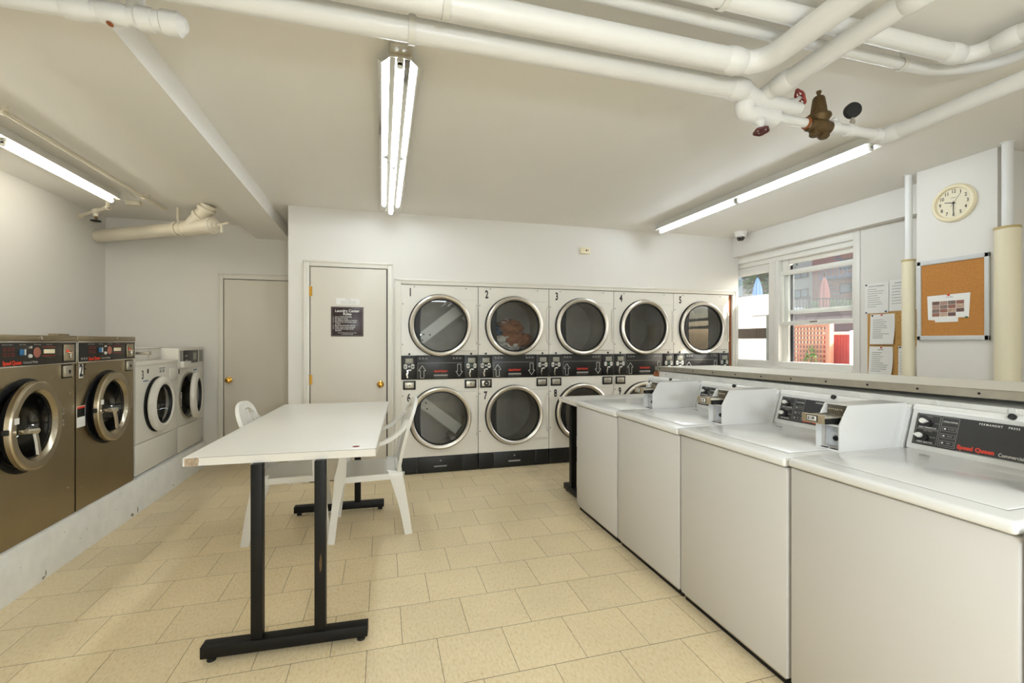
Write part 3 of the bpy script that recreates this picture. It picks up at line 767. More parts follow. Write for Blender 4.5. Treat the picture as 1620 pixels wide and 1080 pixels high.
# ================================================================== top-load washers
SL = V((0, .045, .168)).normalized()         # up along the console's sloping face
def top_washer(y0, ht, label, slide=True):
    T = thing('top_load_washer', label, 'washer', (1.50, y0, 0), RR, 'top-load washers in the right row')
    W = .662; zc = ht - .036
    MB().box(.003, W - .003, .004, .66, .042, zc - .004, .007).build('cabinet', 'cab', T)
    bx('toe_strip', 'alum', T, .02, W - .02, .016, .6, .030, .043)
    bx('base', 'dark', T, .01, W - .01, .03, .6, 0, .031)
    top = MB().box(0.0015, W - .0015, -.010, .675, zc, ht, .012, 3).build('top_panel', 'enamel', T)
    lid = MB().box(.075, .60, .075, .50, ht - .004, ht + .004, .004).build('lid', 'enamel', T)
    MB().box(.07, .605, .07, .505, ht - .0035, ht + .0006).build('lid_gap', mat('lid_shadow_gap', (168, 166, 160), .6), lid)
    MB().box(.50, .53, .50, .515, ht, ht + .006, .002).box(.12, .15, .50, .515, ht, ht + .006, .002).build('hinge', 'grey', lid)
    yc = .615
    prof = [(yc, ht), (yc, ht + .012), (yc + .043, ht + .152), (yc + .040, ht + .160), (yc + .044, ht + .172), (yc + .056, ht + .180), (yc + .08, ht + .180), (yc + .08, ht)]
    con = MB().prism(prof, (.002, 0, 0), (0, 1, 0), (0, 0, 1), (1, 0, 0), W - .004).build('console', 'enamel', T)
    # black face laid on the slope
    o = V((0, yc, ht + .012)); up = V((0, .043, .140)).normalized(); nrm = V((0, -.140, .043)).normalized()
    P = lambda x, s_, k=0: V((x, 0, 0)) + o + up * s_ + nrm * k
    def slab(name, m_, par, x0, x1, s0, s1, k0, k1):
        return MB().prism([(x0, s0), (x1, s0), (x1, s1), (x0, s1)], P(0, 0, k0), (1, 0, 0), up, nrm, k1 - k0).build(name, m_, par)
    pan = slab('control_panel', 'black', T, .022, W - .022, .010, .138, .0002, .003)
    def rect(x0, x1, s0, s1, m_='grey', t=.0014):
        r = MB()
        for a, b, c, d in ((x0, x1, s0, s0 + t), (x0, x1, s1 - t, s1), (x0, x0 + t, s0, s1), (x1 - t, x1, s0, s1)):
            r.prism([(a, c), (b, c), (b, d), (a, d)], P(0, 0, .003), (1, 0, 0), up, nrm, .0003)
        return r.build('outline', m_, pan)
    rect(.026, .106, .076, .134); rect(.026, .106, .016, .074); rect(.111, .168, .016, .134)
    for s_ in (.088, .060, .032): rect(.117, .163, s_ - .009, s_ + .009)
    for s_ in (.088, .060, .032):
        MB().lathe([(0, .002), (.003, .002), (.0035, 0)], P(.126, s_, .003), nrm, 10).build('indicator', 'white', pan)
    tx = lambda t_, size, m_, x, s_, **k: text(t_, size, m_, pan, P(x, s_, .0036), (1, 0, 0), up, **k)
    tx('CYCLE STATUS', .0085, 'white', .140, .116, sx=.82)
    for t_, s_ in (('IN USE', .088), ('RINSE', .060), ('SPIN', .032)): tx(t_, .008, 'grey', .146, s_, sx=.85)
    tx('WASH TEMPERATURE', .0085, 'white', .066, .082, sx=.76); tx('FABRIC SELECTOR', .0085, 'white', .066, .022, sx=.8)
    tx('WARM', .006, 'grey', .068, .127); tx('HOT', .006, 'grey', .036, .112); tx('COLD', .006, 'grey', .096, .103)
    tx('PERM PRESS', .006, 'grey', .070, .068); tx('REGULAR', .006, 'grey', .090, .045, sx=.8)
    for x_, s_, a in ((.052, .106, 0.0), (.050, .046, PI)):
        MB().lathe([(0, .008), (.012, .008), (.015, 0)], P(x_ + .014, s_ - .006, .003), nrm, 18).build('knob_base', 'rubber', pan)
        kn = [(math.cos(t) * .0105, math.sin(t) * .0105) for t in [PI * .3 + i * 1.4 * PI / 10 for i in range(11)]] + [(.021, 0)]
        kn = [(p[0] * math.cos(a) - p[1] * math.sin(a), p[0] * math.sin(a) + p[1] * math.cos(a)) for p in kn]
        MB().prism(kn, P(x_, s_, .011), (1, 0, 0), up, nrm, .010).build('knob', 'white', pan)
    tx('PERMANENT   PRESS', .0105, 'white', .285, .126, spacing=1.45, bold=.01, sx=.86)
    tx('Speed Queen', .0215, 'logo', .231, .027, bold=.05, sx=.92, spacing=1.03)
    tx('Commercial Washer', .018, 'white', .298, .024, align='LEFT', sx=.78)
    MB().prism([(.172, .0105), (W - .03, .0105), (W - .03, .012), (.172, .012)], P(0, 0, .003), (1, 0, 0), up, nrm, .0003).build('underline', 'grey', pan)
    cy('screw', 'rubber', con, (.318, yc + .05, ht + .170), (.318, yc + .036, ht + .176), .011, seg=14)
    # coin box at the right end
    b0, b1 = .540, .645
    S = [(.285, 0), (.285, .108), (.335, .188), (.60, .188), (.66, .188), (.66, 0)]
    S = [(a, b + ht) for a, b in S]
    sh = MB()
    for xx in (b0, b1 - .004): sh.prism(S, (xx, 0, 0), (0, 1, 0), (0, 0, 1), (1, 0, 0), .004)
    sh.box(b0 + .004, b1 - .004, .335, .66, ht + .184, ht + .188).box(b0 + .004, b1 - .004, .285, .66, ht, ht + .006).box(b0 + .004, b1 - .004, .65, .66, ht + .006, ht + .184)
    sh.box(b0 + .004, b1 - .004, .285, .36, ht + .100, ht + .108)
    cbx = sh.build('coin_box', 'enamel', T)
    d = MB().box(b0 + .004, b1 - .004, .312, .33, ht + .006, ht + .1).build('coin_vault', 'cab', cbx)
    MB().box(b0 + .03, b1 - .006, .304, .312, ht + .016, ht + .095, .003).build('vault_door', mat('pale_grey_enamel', (196, 200, 206), .35), cbx)
    MB().lathe([(0, .004), (.006, .004), (.0061, .006), (.009, .006), (.011, 0)], (b0 + .075, .304, ht + .05), seg=16).build('vault_lock', 'rubber', cbx)
    MB().box(b0 + .02, b0 + .045, .29, .302, ht + .006, ht + .008).box(b0 + .06, b0 + .085, .29, .302, ht + .006, ht + .008).build('slot', 'ink', cbx)
    MB().prism([(.345, ht + .108), (.345, ht + .184), (.40, ht + .184), (.40, ht + .108)], (b0 + .004, 0, 0), (0, 1, 0), (0, 0, 1), (1, 0, 0), .097).build('coin_mechanism', mat('mechanism_steel', (120, 114, 102), .4, .6), cbx)
    th = MB()
    for j in range(7): th.cyl((b0 + .03 + j * .009, .335, ht + .150), (b0 + .034 + j * .009, .318, ht + .168), .0035, seg=8)
    th.build('coin_slot', 'chrome', cbx)
    if not slide: return T
    sl_ = MB().box(b0 + .012, b1 - .018, .225, .36, ht + .134, ht + .140, .002).box(b0 + .010, b0 + .016, .23, .36, ht + .128, ht + .146, .001).build('coin_slide', 'alum', cbx)
    MB().box(b0 + .018, b1 - .024, .245, .34, ht + .110, ht + .133, .003).build('slide_housing', 'rubber', cbx)
    MB().box(b0 - .004, b1 - .012, .212, .226, ht + .114, ht + .150, .003).build('slide_handle', mat('tan_metal', (176, 160, 132), .4, .6), cbx)
    pc = MB().box(b0 + .022, b1 - .034, .2095, .2125, ht + .121, ht + .147, .001).build('price_card', 'ink', cbx)
    bx('price_card', 'white', cbx, b0 + .026, b1 - .038, .2085, .2096, ht + .1245, ht + .1435)
    text('$1.00', .017, 'ink', cbx, (b0 + .044, .2082, ht + .134), name='price', sx=.8, bold=.02)
    return T
for y0, ht, lab in ((3.412, .880, 'white top-load washer at the far end, beside the black-legged side table'), (2.743, .893, 'white top-load washer, second from the far end of the row'),
                    (2.074, .900, 'white top-load washer, third from the far end, showing a $1.00 coin slide'), (1.402, .908, 'nearest white top-load washer in full view, console reading permanent press'),
                    (.735, .896, 'white top-load washer cut off at the right frame edge')):
    top_washer(y0, ht, lab, y0 > 1.5)

# ================================================================== half wall and ledge behind the washers
Zl = lambda y: 1.165 - .0115 * (y - 1.1)
hw = thing('half_wall', 'white panelled half wall rising behind the top-load washers', 'partition', (2.24, 3.44, 0))
MB().box(.03, .55, -3.9, 0, 0, 1.10, .002).build('panel', 'conc', hw)
MB().prism([(-.035, .98), (-.002, 1.095), (.03, 1.095), (.03, .98)], (0, -.02, 0), (1, 0, 0), (0, 0, 1), (0, 1, 0), .02).build('end_block', 'wood', hw)
ca = MB()
for yy, zz in ((-.9, 1.07), (-1.3, 1.075), (-1.72, 1.08), (-2.05, 1.085), (-2.3, 1.09), (-.4, 1.06)): ca.cyl((.031, yy, zz), (.026, yy, zz), .011, seg=12)
ca.build('screw_cap', 'white', hw)
dk = MB()
for yy, zz in ((-.12, 1.075), (-.5, 1.05), (-.95, 1.06), (-1.0, 1.058), (-1.15, 1.05), (-1.18, 1.05), (-1.6, 1.05), (-2.2, 1.06)): dk.cyl((.031, yy, zz), (.028, yy, zz), .004, seg=8)
dk.build('nail_hole', 'ink', hw)
lg = thing('counter_ledge', 'worn metal-edged ledge on the half wall below the window', 'ledge', (2.25, 3.45, Zl(3.45)))
def slope_box(mb, x0, x1, y0, y1, a, b):
    vs = []
    for y in (y0, y1):
        z = .0115 * (-y)
        vs += [mb.bm.verts.new((x0, y, z + a)), mb.bm.verts.new((x1, y, z + a)), mb.bm.verts.new((x1, y, z + b)), mb.bm.verts.new((x0, y, z + b))]
    for q in ((0, 1, 2, 3), (7, 6, 5, 4), (0, 4, 5, 1), (1, 5, 6, 2), (2, 6, 7, 3), (3, 7, 4, 0)): mb.bm.faces.new([vs[i] for i in q])
    return mb
slope_box(MB(), .002, .62, -3.9, 0, -.030, -.0008).build('ledge_top', mat('ledge_paint', (226, 222, 210), .5), lg)
slope_box(slope_box(slope_box(MB(), 0, .003, -2.95, 0, -.034, 0), -.0, .022, -2.95, 0, -.0008, .0004), .0, .003, -3.9, -2.95, -.034, 0).build('metal_edge', 'alum', lg)
nl = MB()
for k in range(14):
    yy = -.07 - k * .215; z = .0115 * -yy - .017
    nl.cyl((.001, yy, z), (-.002, yy, z), .005, seg=8)
nl.build('nail', 'rubber', lg)

# ================================================================== tables
def table(loc, W, L_, rz, label, chip, foot_axis='x', zt=.85, foot_end=None):
    T = thing('work_table', label, 'table', loc, rz)
    top = MB().box(0, W, 0, L_, zt - .036, zt, .002).build('table_top', 'lam', T)
    eb = MB()
    for a in ((-.003, 0, -.003, L_ + .003), (W, W + .003, -.003, L_ + .003)): eb.box(*a, zt - .037, zt - .002)
    for a in ((-.003, W + .003, -.003, 0), (-.003, W + .003, L_, L_ + .003)): eb.box(*a, zt - .037, zt - .002)
    eb.build('edge_band', 'edge', T)
    if chip: bx('edge_seam', 'grey', T, .06, W + .003, -.0034, -.0005, zt - .0034, zt - .0018)
    if chip:
        c = MB().prism([(-.0045, .03), (-.005, .004), (.003, -.0045), (.02, -.005), (.05, -.0042), (.062, -.003), (.045, .01), (.01, .02)], (0, 0, zt - .037), (1, 0, 0), (0, 1, 0), (0, 0, 1), .034)
        for v in c.bm.verts: v.co += V((random.uniform(-.004, .004), random.uniform(-.001, .001), random.uniform(-.003, .002)))
        c.build('chipped_corner', 'chip', T)
        MB().lathe([(0, .0008), (.016, .0008), (.0165, 0)], (W - .09, .05, zt), (0, 0, 1), 18).build('stain', mat('red_stain', (128, 48, 36), .6), T)
    return T
# main table
T1 = table((-.808, 2.237, 0), .778, 1.685, 0, 'long white laminate folding table with black metal legs, middle of room', True, zt=.86)
T1.rotation_euler = (0, 0, math.radians(-2.6))
for yy in (-.042, 1.624):
    x0, x1 = .076, .746
    bx('foot_bar', 'blackm', T1, x0, x1, yy, yy + .060, .022, .072, .004)
    for xx in (x0 + .190, x0 + .445):
        bx('leg_post', 'blackm', T1, xx, xx + .046, yy + .008, yy + .050, .07, .8225, .003)
    bx('top_rail', 'blackm', T1, x0 + .02, x1 - .02, yy + (.062 if yy < 0 else .0), yy + (.09 if yy < 0 else .03), .8165, .8235, .001)
    for xx in (x0 + .035, x1 - .03): MB().cyl((xx, yy + .028, 0), (xx, yy + .028, .014), .018, .018, 12).cyl((xx, yy + .028, .014), (xx, yy + .028, .024), .008, seg=8).build('glide', 'rubber', T1)
MB().prism([(0, 0), (.006, .012), (.008, .05), (.003, .085), (-.004, .04)], (.545, -.0336, .33), (1, 0, 0), (0, 0, 1), (0, -1, 0), .001).build('scratch', 'bronze', T1)
# side table
T2 = table((1.535, 3.425, 0), 1.5, .44, 0, 'white side table with black legs between the washers and the dryers', False, zt=.853)
for xx in (.05, 1.38):
    bx('foot_bar', 'blackm', T2, xx, xx + .06, -.005, .46, .02, .07, .004)
    for yy in (.06, .29): bx('leg_post', 'blackm', T2, xx + .005, xx + .055, yy, yy + .05, .068, .79, .003)
    bx('top_rail', 'blackm', T2, xx + .005, xx + .055, .03, .41, .786, .816, .003)
    for yy in (.03, .43): MB().cyl((xx + .03, yy, 0), (xx + .03, yy, .022), .016, seg=12).build('glide', 'rubber', T2)

# ================================================================== monobloc chairs
def smooth_pts(P, n=6):
    P = [V(p) for p in P]; out = []
    for i in range(len(P) - 1):
        p0 = P[max(i - 1, 0)]; p1 = P[i]; p2 = P[i + 1]; p3 = P[min(i + 2, len(P) - 1)]
        for k in range(n):
            t = k / n
            out.append(.5 * ((2 * p1) + (p2 - p0) * t + (2 * p0 - 5 * p1 + 4 * p2 - p3) * t * t + (3 * p1 - p0 - 3 * p2 + p3) * t ** 3))
    return out + [P[-1]]
def chair(loc, rz, label):
    T = thing('plastic_chair', label, 'chair', loc, rz, 'white plastic chairs at the long table')
    # seat: dished shell with a turned-down rim
    s = MB(); N = 14; rows = []
    def sz(x, y): return .432 - .020 * (1 - min(1, (x / .22) ** 2)) * (1 - min(1, (y / .24) ** 2)) - .012 * max(0, (-y - .14) / .08)
    g = []
    for j in range(N + 1):
        y = -.215 + .43 * j / N; hw_ = .232 - .02 * j / N; row = []
        cr = max(0, abs(j / N - .5) * 2 - .86) / .14; hw_ -= .03 * cr * cr
        for i in range(N + 1):
            x = -hw_ + 2 * hw_ * i / N; row.append((x, y, sz(x, y)))
        g.append(row)
    top = [[s.bm.verts.new(p) for p in r] for r in g]
    bot = [[s.bm.verts.new((p[0] * .985, p[1] * .985, p[2] - .006)) for p in r] for r in g]
    for j in range(N):
        for i in range(N):
            s.bm.faces.new((top[j][i], top[j][i + 1], top[j + 1][i + 1], top[j + 1][i])); s.bm.faces.new((bot[j + 1][i], bot[j + 1][i + 1], bot[j][i + 1], bot[j][i]))
    ring = [top[0][i] for i in range(N + 1)] + [top[j][N] for j in range(1, N + 1)] + [top[N][i] for i in range(N - 1, -1, -1)] + [top[j][0] for j in range(N - 1, 0, -1)]
    rb = [bot[0][i] for i in range(N + 1)] + [bot[j][N] for j in range(1, N + 1)] + [bot[N][i] for i in range(N - 1, -1, -1)] + [bot[j][0] for j in range(N - 1, 0, -1)]
    low = [s.bm.verts.new((v.co.x * 1.02, v.co.y * 1.02, .392)) for v in ring]; lowi = [s.bm.verts.new((v.co.x * .99, v.co.y * .99, .392)) for v in ring]
    k = len(ring)
    for i in range(k):
        j = (i + 1) % k
        s.bm.faces.new((ring[i], low[i], low[j], ring[j])); s.bm.faces.new((low[i], lowi[i], lowi[j], low[j])); s.bm.faces.new((lowi[i], rb[i], rb[j], lowi[j]))
    s.build('seat', 'plastic', T)
    for sx in (-1, 1):
        # front leg: foot, seat corner, on up to the arm
        P = smooth_pts([(sx * .248, -.245, 0), (sx * .238, -.222, .2), (sx * .228, -.195, .39), (sx * .243, -.175, .52), (sx * .262, -.165, .640)], 5)
        def fp(i, t):
            a = .023 + .014 * max(0, 1 - abs(t - .58) / .36) ** 1.6; b = .013 + .012 * max(0, 1 - abs(t - .58) / .4)
            return [(-b, -a), (b, -a), (b, a), (-b, a)]
        MB().sweep(P, fp, up=(0, 1, 0)).build('leg', 'plastic', T)
        P = smooth_pts([(sx * .212, .262, 0), (sx * .214, .228, .2), (sx * .208, .180, .40), (sx * .200, .176, .43)], 5)
        def rp(i, t):
            a = .026 + .034 * t ** 1.8; b = .014 + .008 * t
            return [(-b, -a), (b, -a), (b, a), (-b, a)]
        MB().sweep(P, rp, up=(0, 1, 0)).build('leg', 'plastic', T)
        # arm sweeping back and up
        P = smooth_pts([(sx * .258, -.205, .640), (sx * .270, -.12, .646), (sx * .272, .0, .648), (sx * .266, .11, .668), (sx * .25, .20, .725), (sx * .225, .262, .795)], 6)
        def ap(i, t):
            a = .029 * (1 - .25 * t); b = .012
            return [(-a, -b), (a, -b), (a * .95, b), (-a * .95, b)]
        MB().sweep(P, ap, up=(0, -.2, 1)).build('armrest', 'plastic', T)
    # arched back frame
    half = [(.188, .190, .40), (.212, .213, .55), (.238, .240, .68), (.240, .270, .785), (.222, .295, .850), (.135, .314, .891), (0, .320, .902)]
    P = smooth_pts(half + [(-a, b, c) for a, b, c in half[-2::-1]], 5)
    def bp(i, t):
        return [(-.029, -.010), (.029, -.010), (.025, .012), (-.025, .012)]
    MB().sweep(P, bp, up=(0, -1, .25)).build('back_frame', 'plastic', T)
    for q in (-2, -1, 0, 1, 2):
        xb = q * .066; xt = q * .076; ztop = {0: .880, 1: .872, 2: .835}[abs(q)]
        n = 8; P = []
        for i in range(n + 1):
            t = i / n; z = .43 + (ztop - .43) * t
            P.append((xb + (xt - xb) * t, .19 + .118 * ((z - .43) / .46) ** 1.15 - .012 * (1 - (q / 2.4) ** 2) + .03 * (1 - (q / 2.4) ** 2) * .6, z))
        MB().sweep(P, [(-.033, -.004), (.033, -.004), (.033, .004), (-.033, .004)], up=(0, -1, .25)).build('slat', 'plastic', T)
    MB().box(-.165, .165, .175, .20, .41, .455, .006).build('back_rail', 'plastic', T)
    return T
chair((-.085, 3.515, 0), RR + math.radians(0), 'white plastic armchair pushed in on the right of the table, before dryer 6')
chair((-.625, 3.615, 0), RL + math.radians(4), 'white plastic armchair pushed in on the far left of the table')

# ================================================================== ceiling lights
def ceil_light(x, y0, y1, label, wide, ntubes=2, tm='tube'):
    T = thing('ceiling_light', label, 'light', (x, y0, H), 0, 'fluorescent strip lights')
    L_ = y1 - y0
    MB().box(-.045, .045, 0, L_, -.055, -.0005, .003).build('housing', 'holder', T)
    for sx in (-1, 1):
        for k in range(2):
            a, b = L_ / 2 * k + .004, L_ / 2 * (k + 1) - .004
            m_ = MB()
            if wide: pr = [(.020, -.056), (.046, -.056), (.078, -.085), (.092, -.070), (.095, -.072), (.079, -.0885), (.044, -.0585), (.020, -.0585)]
            else: pr = [(.014, -.056), (.038, -.056), (.070, -.066), (.071, -.068), (.037, -.0585), (.014, -.0585)]
            m_.prism([(sx * p, q) for p, q in pr], (0, a, 0), (1, 0, 0), (0, 0, 1), (0, 1, 0), b - a)
            m_.build('reflector', 'mirror' if wide else 'refl', T)
    for k in range(ntubes):
        a, b = L_ / ntubes * k + .03, L_ / ntubes * (k + 1) - .03
        cy('tube', tm, T, (0, a, -.083), (0, b, -.083), .0165 if not wide else .0185, seg=16)
        for yy in (a - .004, b + .004):
            MB().cyl((0, yy - .012, -.083), (0, yy + .012, -.083), .0145, seg=12).box(-.014, .014, yy - .012, yy + .012, -.083, -.05, .003).build('lamp_holder', 'holder', T)
    for yy in (-.012, L_ + .002):
        MB().box(-.05, .05, yy, yy + .010, -.062, -.0005, .002).build('end_cap', 'alum' if wide else 'holder', T)
    return T
FC = ceil_light(.075, 2.05, 4.47, 'ceiling strip light over the table, seen end-on with mirrored reflectors', True)
MB().box(-.045, .045, -.075, -.012, -.05, -.001, .003).box(-.028, -.004, -.08, -.074, -.045, -.012, .002).build('mounting_bracket', 'alum', FC)
ceil_light(2.945, 2.13, 4.43, 'long ceiling strip light at the right, towards the dome camera', False)
ceil_light(-2.235, 2.30, 4.74, 'ceiling strip light above the stainless washers at the left', False, tm='tubew')

# ================================================================== pipes under the ceiling
def pipe(pts, r, label, m_='pipe', bend=.09, hang=(), couple=(), name='ceiling_pipe', group=None):
    T = thing(name, label, 'pipe', pts[0], 0, group)
    o = V(pts[0]); pp = [V(p) - o for p in pts]
    MB().tube(dense(fillet(pp, bend), .15), r, 20).build('pipe_run', m_, T)
    for p, ax in couple:
        c = V(p) - o; ax = V(ax).normalized()
        MB().lathe([(r - .002, -.045), (r + .004, -.036), (r + .007, 0), (r + .004, .036), (r - .002, .045)], c, ax, 20).build('coupling', m_, T)
    for p in hang:
        c = V(p) - o; ring = [c + V((0, math.cos(t) * (r + .004), math.sin(t) * (r + .004))) for t in [2 * PI * i / 20 for i in range(20)]]
        h = MB().sweep(ring, [(-.012, -.002), (.012, -.002), (.012, .002), (-.012, .002)], closed=True)
        h.cyl(c + V((0, 0, r)), c + V((0, 0, H - p[2])), .005, seg=8); h.build('hanger', 'holder', T)
    return T
pipe([(-2.6, 1.655, 2.45), (1.53, 1.655, 2.45)], .041, 'thick white overhead pipe passing just under the near end of the middle light', hang=[(.10, 1.655, 2.45), (-1.6, 1.655, 2.45)], couple=[((1.49, 1.655, 2.45), (1, 0, 0))])
pipe([(-2.6, 1.50, 2.455), (1.455, 1.50, 2.455), (1.455, -2.0, 2.455)], .044, 'thickest white overhead pipe, turning towards the viewer beside the valves', bend=.11, hang=[(.2, 1.50, 2.455), (-1.7, 1.50, 2.455)], couple=[((1.33, 1.50, 2.455), (1, 0, 0))])
pipe([(-2.6, 1.475, 2.57), (2.42, 1.475, 2.57), (2.62, 1.36, 2.57), (2.66, -2.0, 2.57)], .022, 'thin white pipe against the ceiling, curving at the right', bend=.16, hang=[(2.2, 1.475, 2.57), (0, 1.475, 2.57)])
pipe([(-2.6, 1.345, 2.555), (2.40, 1.345, 2.555), (2.40, -2.0, 2.555)], .034, 'white pipe nearest the top edge, with an elbow at the top right', bend=.09, hang=[(1.15, 1.345, 2.555), (-1.2, 1.345, 2.555)], couple=[((2.30, 1.345, 2.555), (1, 0, 0)), ((2.40, 1.22, 2.555), (0, 1, 0))])
pipe([(1.64, 1.66, 2.45), (1.64, -2.0, 2.45)], .036, 'white pipe running from the upper red valve towards the viewer', hang=(), couple=[((1.64, 1.56, 2.45), (0, 1, 0)), ((1.64, 1.05, 2.45), (0, 1, 0))])
pe = pipe([(XL + .01, 1.83, 2.44), (-.74, 1.83, 2.44)], .030, 'white pipe with a rusty spot in the top left corner', couple=[((-.96, 1.83, 2.44), (1, 0, 0)), ((-.86, 1.83, 2.44), (1, 0, 0))])
o_ = V((XL + .01, 1.83, 2.44))
MB().tube([V((-.80, 1.83, 2.44)) - o_, V((-.80, 1.83, 2.5)) - o_, V((-.80, 1.83, H)) - o_], .026, 16).build('riser', 'pipe', pe)
MB().lathe([(.03, 0), (.038, .01), (.038, .05), (.034, .055), (.034, .075), (.04, .08), (.04, .13), (.02, .15), (0, .15)], V((-.80, 1.83, 2.44)) - o_, (1, 0, 0), 20).build('end_fitting', 'pipe', pe)
MB().lathe([(0, .002), (.007, .002), (.011, 0)], V((-.868, 1.822, 2.4005)) - o_, (-.2, -.4, -1), 9).build('rust_spot', 'rust', pe)
pipe([(2.405, 1.69, 2.372), (2.405, -2.0, 2.372)], .035, 'white pipe along the right, from the regulator towards the viewer', couple=[((2.405, 1.66, 2.372), (0, 1, 0))], hang=())
hg = MB().box(-.02, .02, -.008, .008, 0, H - 2.40, .002).build('pipe_hanger', 'pipe'); hg.location = (2.405, .7, 2.40); tag(hg, 'white strap holding the right pipe to the ceiling', 'hanger')
# valve group
def wheel(parent, c, ax, r, m_):
    c = V(c); ax = V(ax).normalized(); a = V((0, 0, 1)) if abs(ax.z) < .9 else V((1, 0, 0))
    u = ax.cross(a).normalized(); w_ = ax.cross(u).normalized()
    q = MB().tube([c + u * (r * (1 + .08 * math.cos(5 * t)) * math.cos(t)) + w_ * (r * (1 + .08 * math.cos(5 * t)) * math.sin(t)) for t in [2 * PI * i / 30 for i in range(30)]], .0055, 8, closed=True)
    for i in range(5):
        t = 2 * PI * i / 5; q.cyl(c, c + (u * math.cos(t) + w_ * math.sin(t)) * r, .004, seg=6)
    q.cyl(c - ax * .006, c + ax * .008, .009, seg=10)
    return q.build('hand_wheel', m_, parent)
va = thing('gate_valve', 'white insulated valve with the upper worn red hand wheel', 'valve', (1.53, 1.665, 2.45))
MB().tube(smooth_pts([(-.02, -.01, 0), (.02, -.005, -.012), (.08, 0, -.022), (.2, 0, -.03), (.31, 0, -.034)], 5), lambda t: .044 - .017 * t, 20).build('valve_body', 'pipe', va)
MB().lathe([(.0, -.01), (.028, 0), (.030, .02), (.022, .04), (.016, .05), (.010, .055), (.009, .115), (0, .115)], (.255, 0, -.03), (.5, .15, .38), 18).build('bonnet', 'pipe', va)
MB().lathe([(.02, -.02), (.028, -.01), (.028, .0), (.018, .012), (0, .015)], (.30, 0, -.034), (1, 0, -.1), 18).build('end_cap', 'pipe', va)
wheel(va, V((.255, 0, -.03)) + V((.5, .15, .38)).normalized() * .118, (.6, -.35, .38), .035, 'red')
vb = thing('pressure_valve_line', 'white pipe line with bronze regulator, gauge and the lower dark hand wheel', 'valve', (1.53, 1.69, 2.372))
MB().tube(smooth_pts([(.035, -.02, .06), (.02, -.01, .03), (.04, 0, .004), (.10, 0, -.002), (.20, 0, 0)], 6), lambda t: .042 - .004 * t, 20).build('elbow', 'pipe', vb)
MB().tube([(.19, 0, 0), (.40, 0, 0)], .021, 16).build('pipe_run', 'pipe', vb)
MB().tube([(.50, 0, 0), (.70, 0, 0), (.87, 0, 0)], .023, 16).build('pipe_run', 'pipe', vb)
for a in (.202, .380): MB().lathe([(.022, -.008), (.027, -.004), (.027, .004), (.022, .008)], (a, 0, 0), (1, 0, 0), 16).build('rust_ring', 'rust', vb)
for a in (.535, .645, .83): MB().lathe([(.022, -.022), (.030, -.018), (.031, .018), (.022, .022)], (a, 0, 0), (1, 0, 0), 16).build('coupling', 'pipe', vb)
MB().lathe([(.0, -.01), (.022, 0), (.022, .02), (.012, .03), (.008, .055), (0, .055)], (.09, -.02, -.03), (.0, -.2, -1), 14).build('bonnet', 'pipe', vb)
wheel(vb, (.09, -.032, -.088), (.0, -.2, -1), .028, 'darkred')
rg = MB().lathe([(.022, -.065), (.030, -.06), (.030, -.045), (.036, -.03), (.042, 0), (.036, .03), (.030, .045), (.030, .06), (.022, .065)], (.455, 0, -.006), (1, 0, 0), 20)
R_ = rg.build('regulator', 'bronze', vb)
MB().lathe([(.03, 0), (.050, .032), (.052, .038), (.050, .046), (.036, .05), (.032, .085), (.026, .125), (.022, .132), (.008, .135), (.008, .15), (.011, .152), (.011, .160), (0, .162)], (.455, 0, 0), (0, 0, 1), 22).build('bonnet', 'bronze', R_)
MB().lathe([(.022, .02), (.024, .045), (.016, .052), (.0, .053)], (.43, 0, -.006), (0, 0, -1), 14).lathe([(.022, .02), (.026, .045), (.018, .054), (.0, .055)], (.483, 0, -.006), (0, 0, -1), 14).build('plug', 'bronze', R_)
MB().lathe([(.0, .012), (.014, .012), (.017, .02), (.017, .04), (0, .05)], (.555, 0, 0), (-.2, .0, 1), 14).build('relief_knob', 'pipe', vb)
MB().cyl((.665, 0, .0), (.665, 0, .065), .008, seg=10).lathe([(.009, 0), (.013, .002), (.013, .014), (.009, .016)], (.665, 0, .035), (0, 0, 1), 6).build('gauge_stem', 'alum', vb)
MB().lathe([(0, -.014), (.034, -.014), (.036, -.01), (.036, .012), (.031, .014), (.030, .010), (0, .010)], (.665, 0, .098), (.45, .85, .1), 28).build('gauge', 'rubber', vb)
# drain pipe in the alcove
dp = thing('drain_pipe', 'fat cream drain pipe with branch in the alcove corner', 'pipe', (XL + .005, 5.575, 2.408), math.atan2(-.60, 1.12))
DY = lambda x: .022 * x
MB().tube([(.02, 0, 0), (.55, 0, DY(.55)), (1.10, 0, DY(1.10))], .062, 24).build('pipe_run', 'pipew', dp)
MB().tube([(1.08, 0, DY(1.08)), (1.40, 0, DY(1.40))], .070, 24).build('branch_body', 'pipew', dp)
MB().tube(smooth_pts([(1.14, 0, .03), (1.23, 0, .11), (1.31, 0, .175), (1.345, 0, H - 2.409)], 4), .066, 24).lathe([(.06, -.02), (.078, -.018), (.078, .012), (.06, .014)], (1.255, 0, .13), (.8, 0, .62), 24).lathe([(.06, -.02), (.080, -.016), (.080, .014), (.06, .018)], (1.325, 0, .19), (.5, 0, .8), 24).build('branch', 'pipew', dp)
for a, rr in ((1.06, .078), (1.385, .079)): MB().lathe([(.05, -.022), (rr, -.018), (rr, .018), (.05, .022)], (a, 0, DY(a)), (1, 0, .022), 24).build('collar', 'pipew', dp)
MB().lathe([(.071, 0), (.060, .025), (.036, .03), (.036, .05), (.015, .055), (.013, .10), (0, .102)], (1.40, 0, DY(1.40)), (1, 0, .02), 20).build('cleanout_plug', 'pipew', dp)
MB().tube(smooth_pts([(1.48, 0, .033), (1.51, -.02, .02), (1.525, -.03, -.05)], 4), .011, 10).cyl((1.46, 0, .033), (1.57, -.01, .045), .010, seg=10).build('drain_tap', 'pipew', dp)
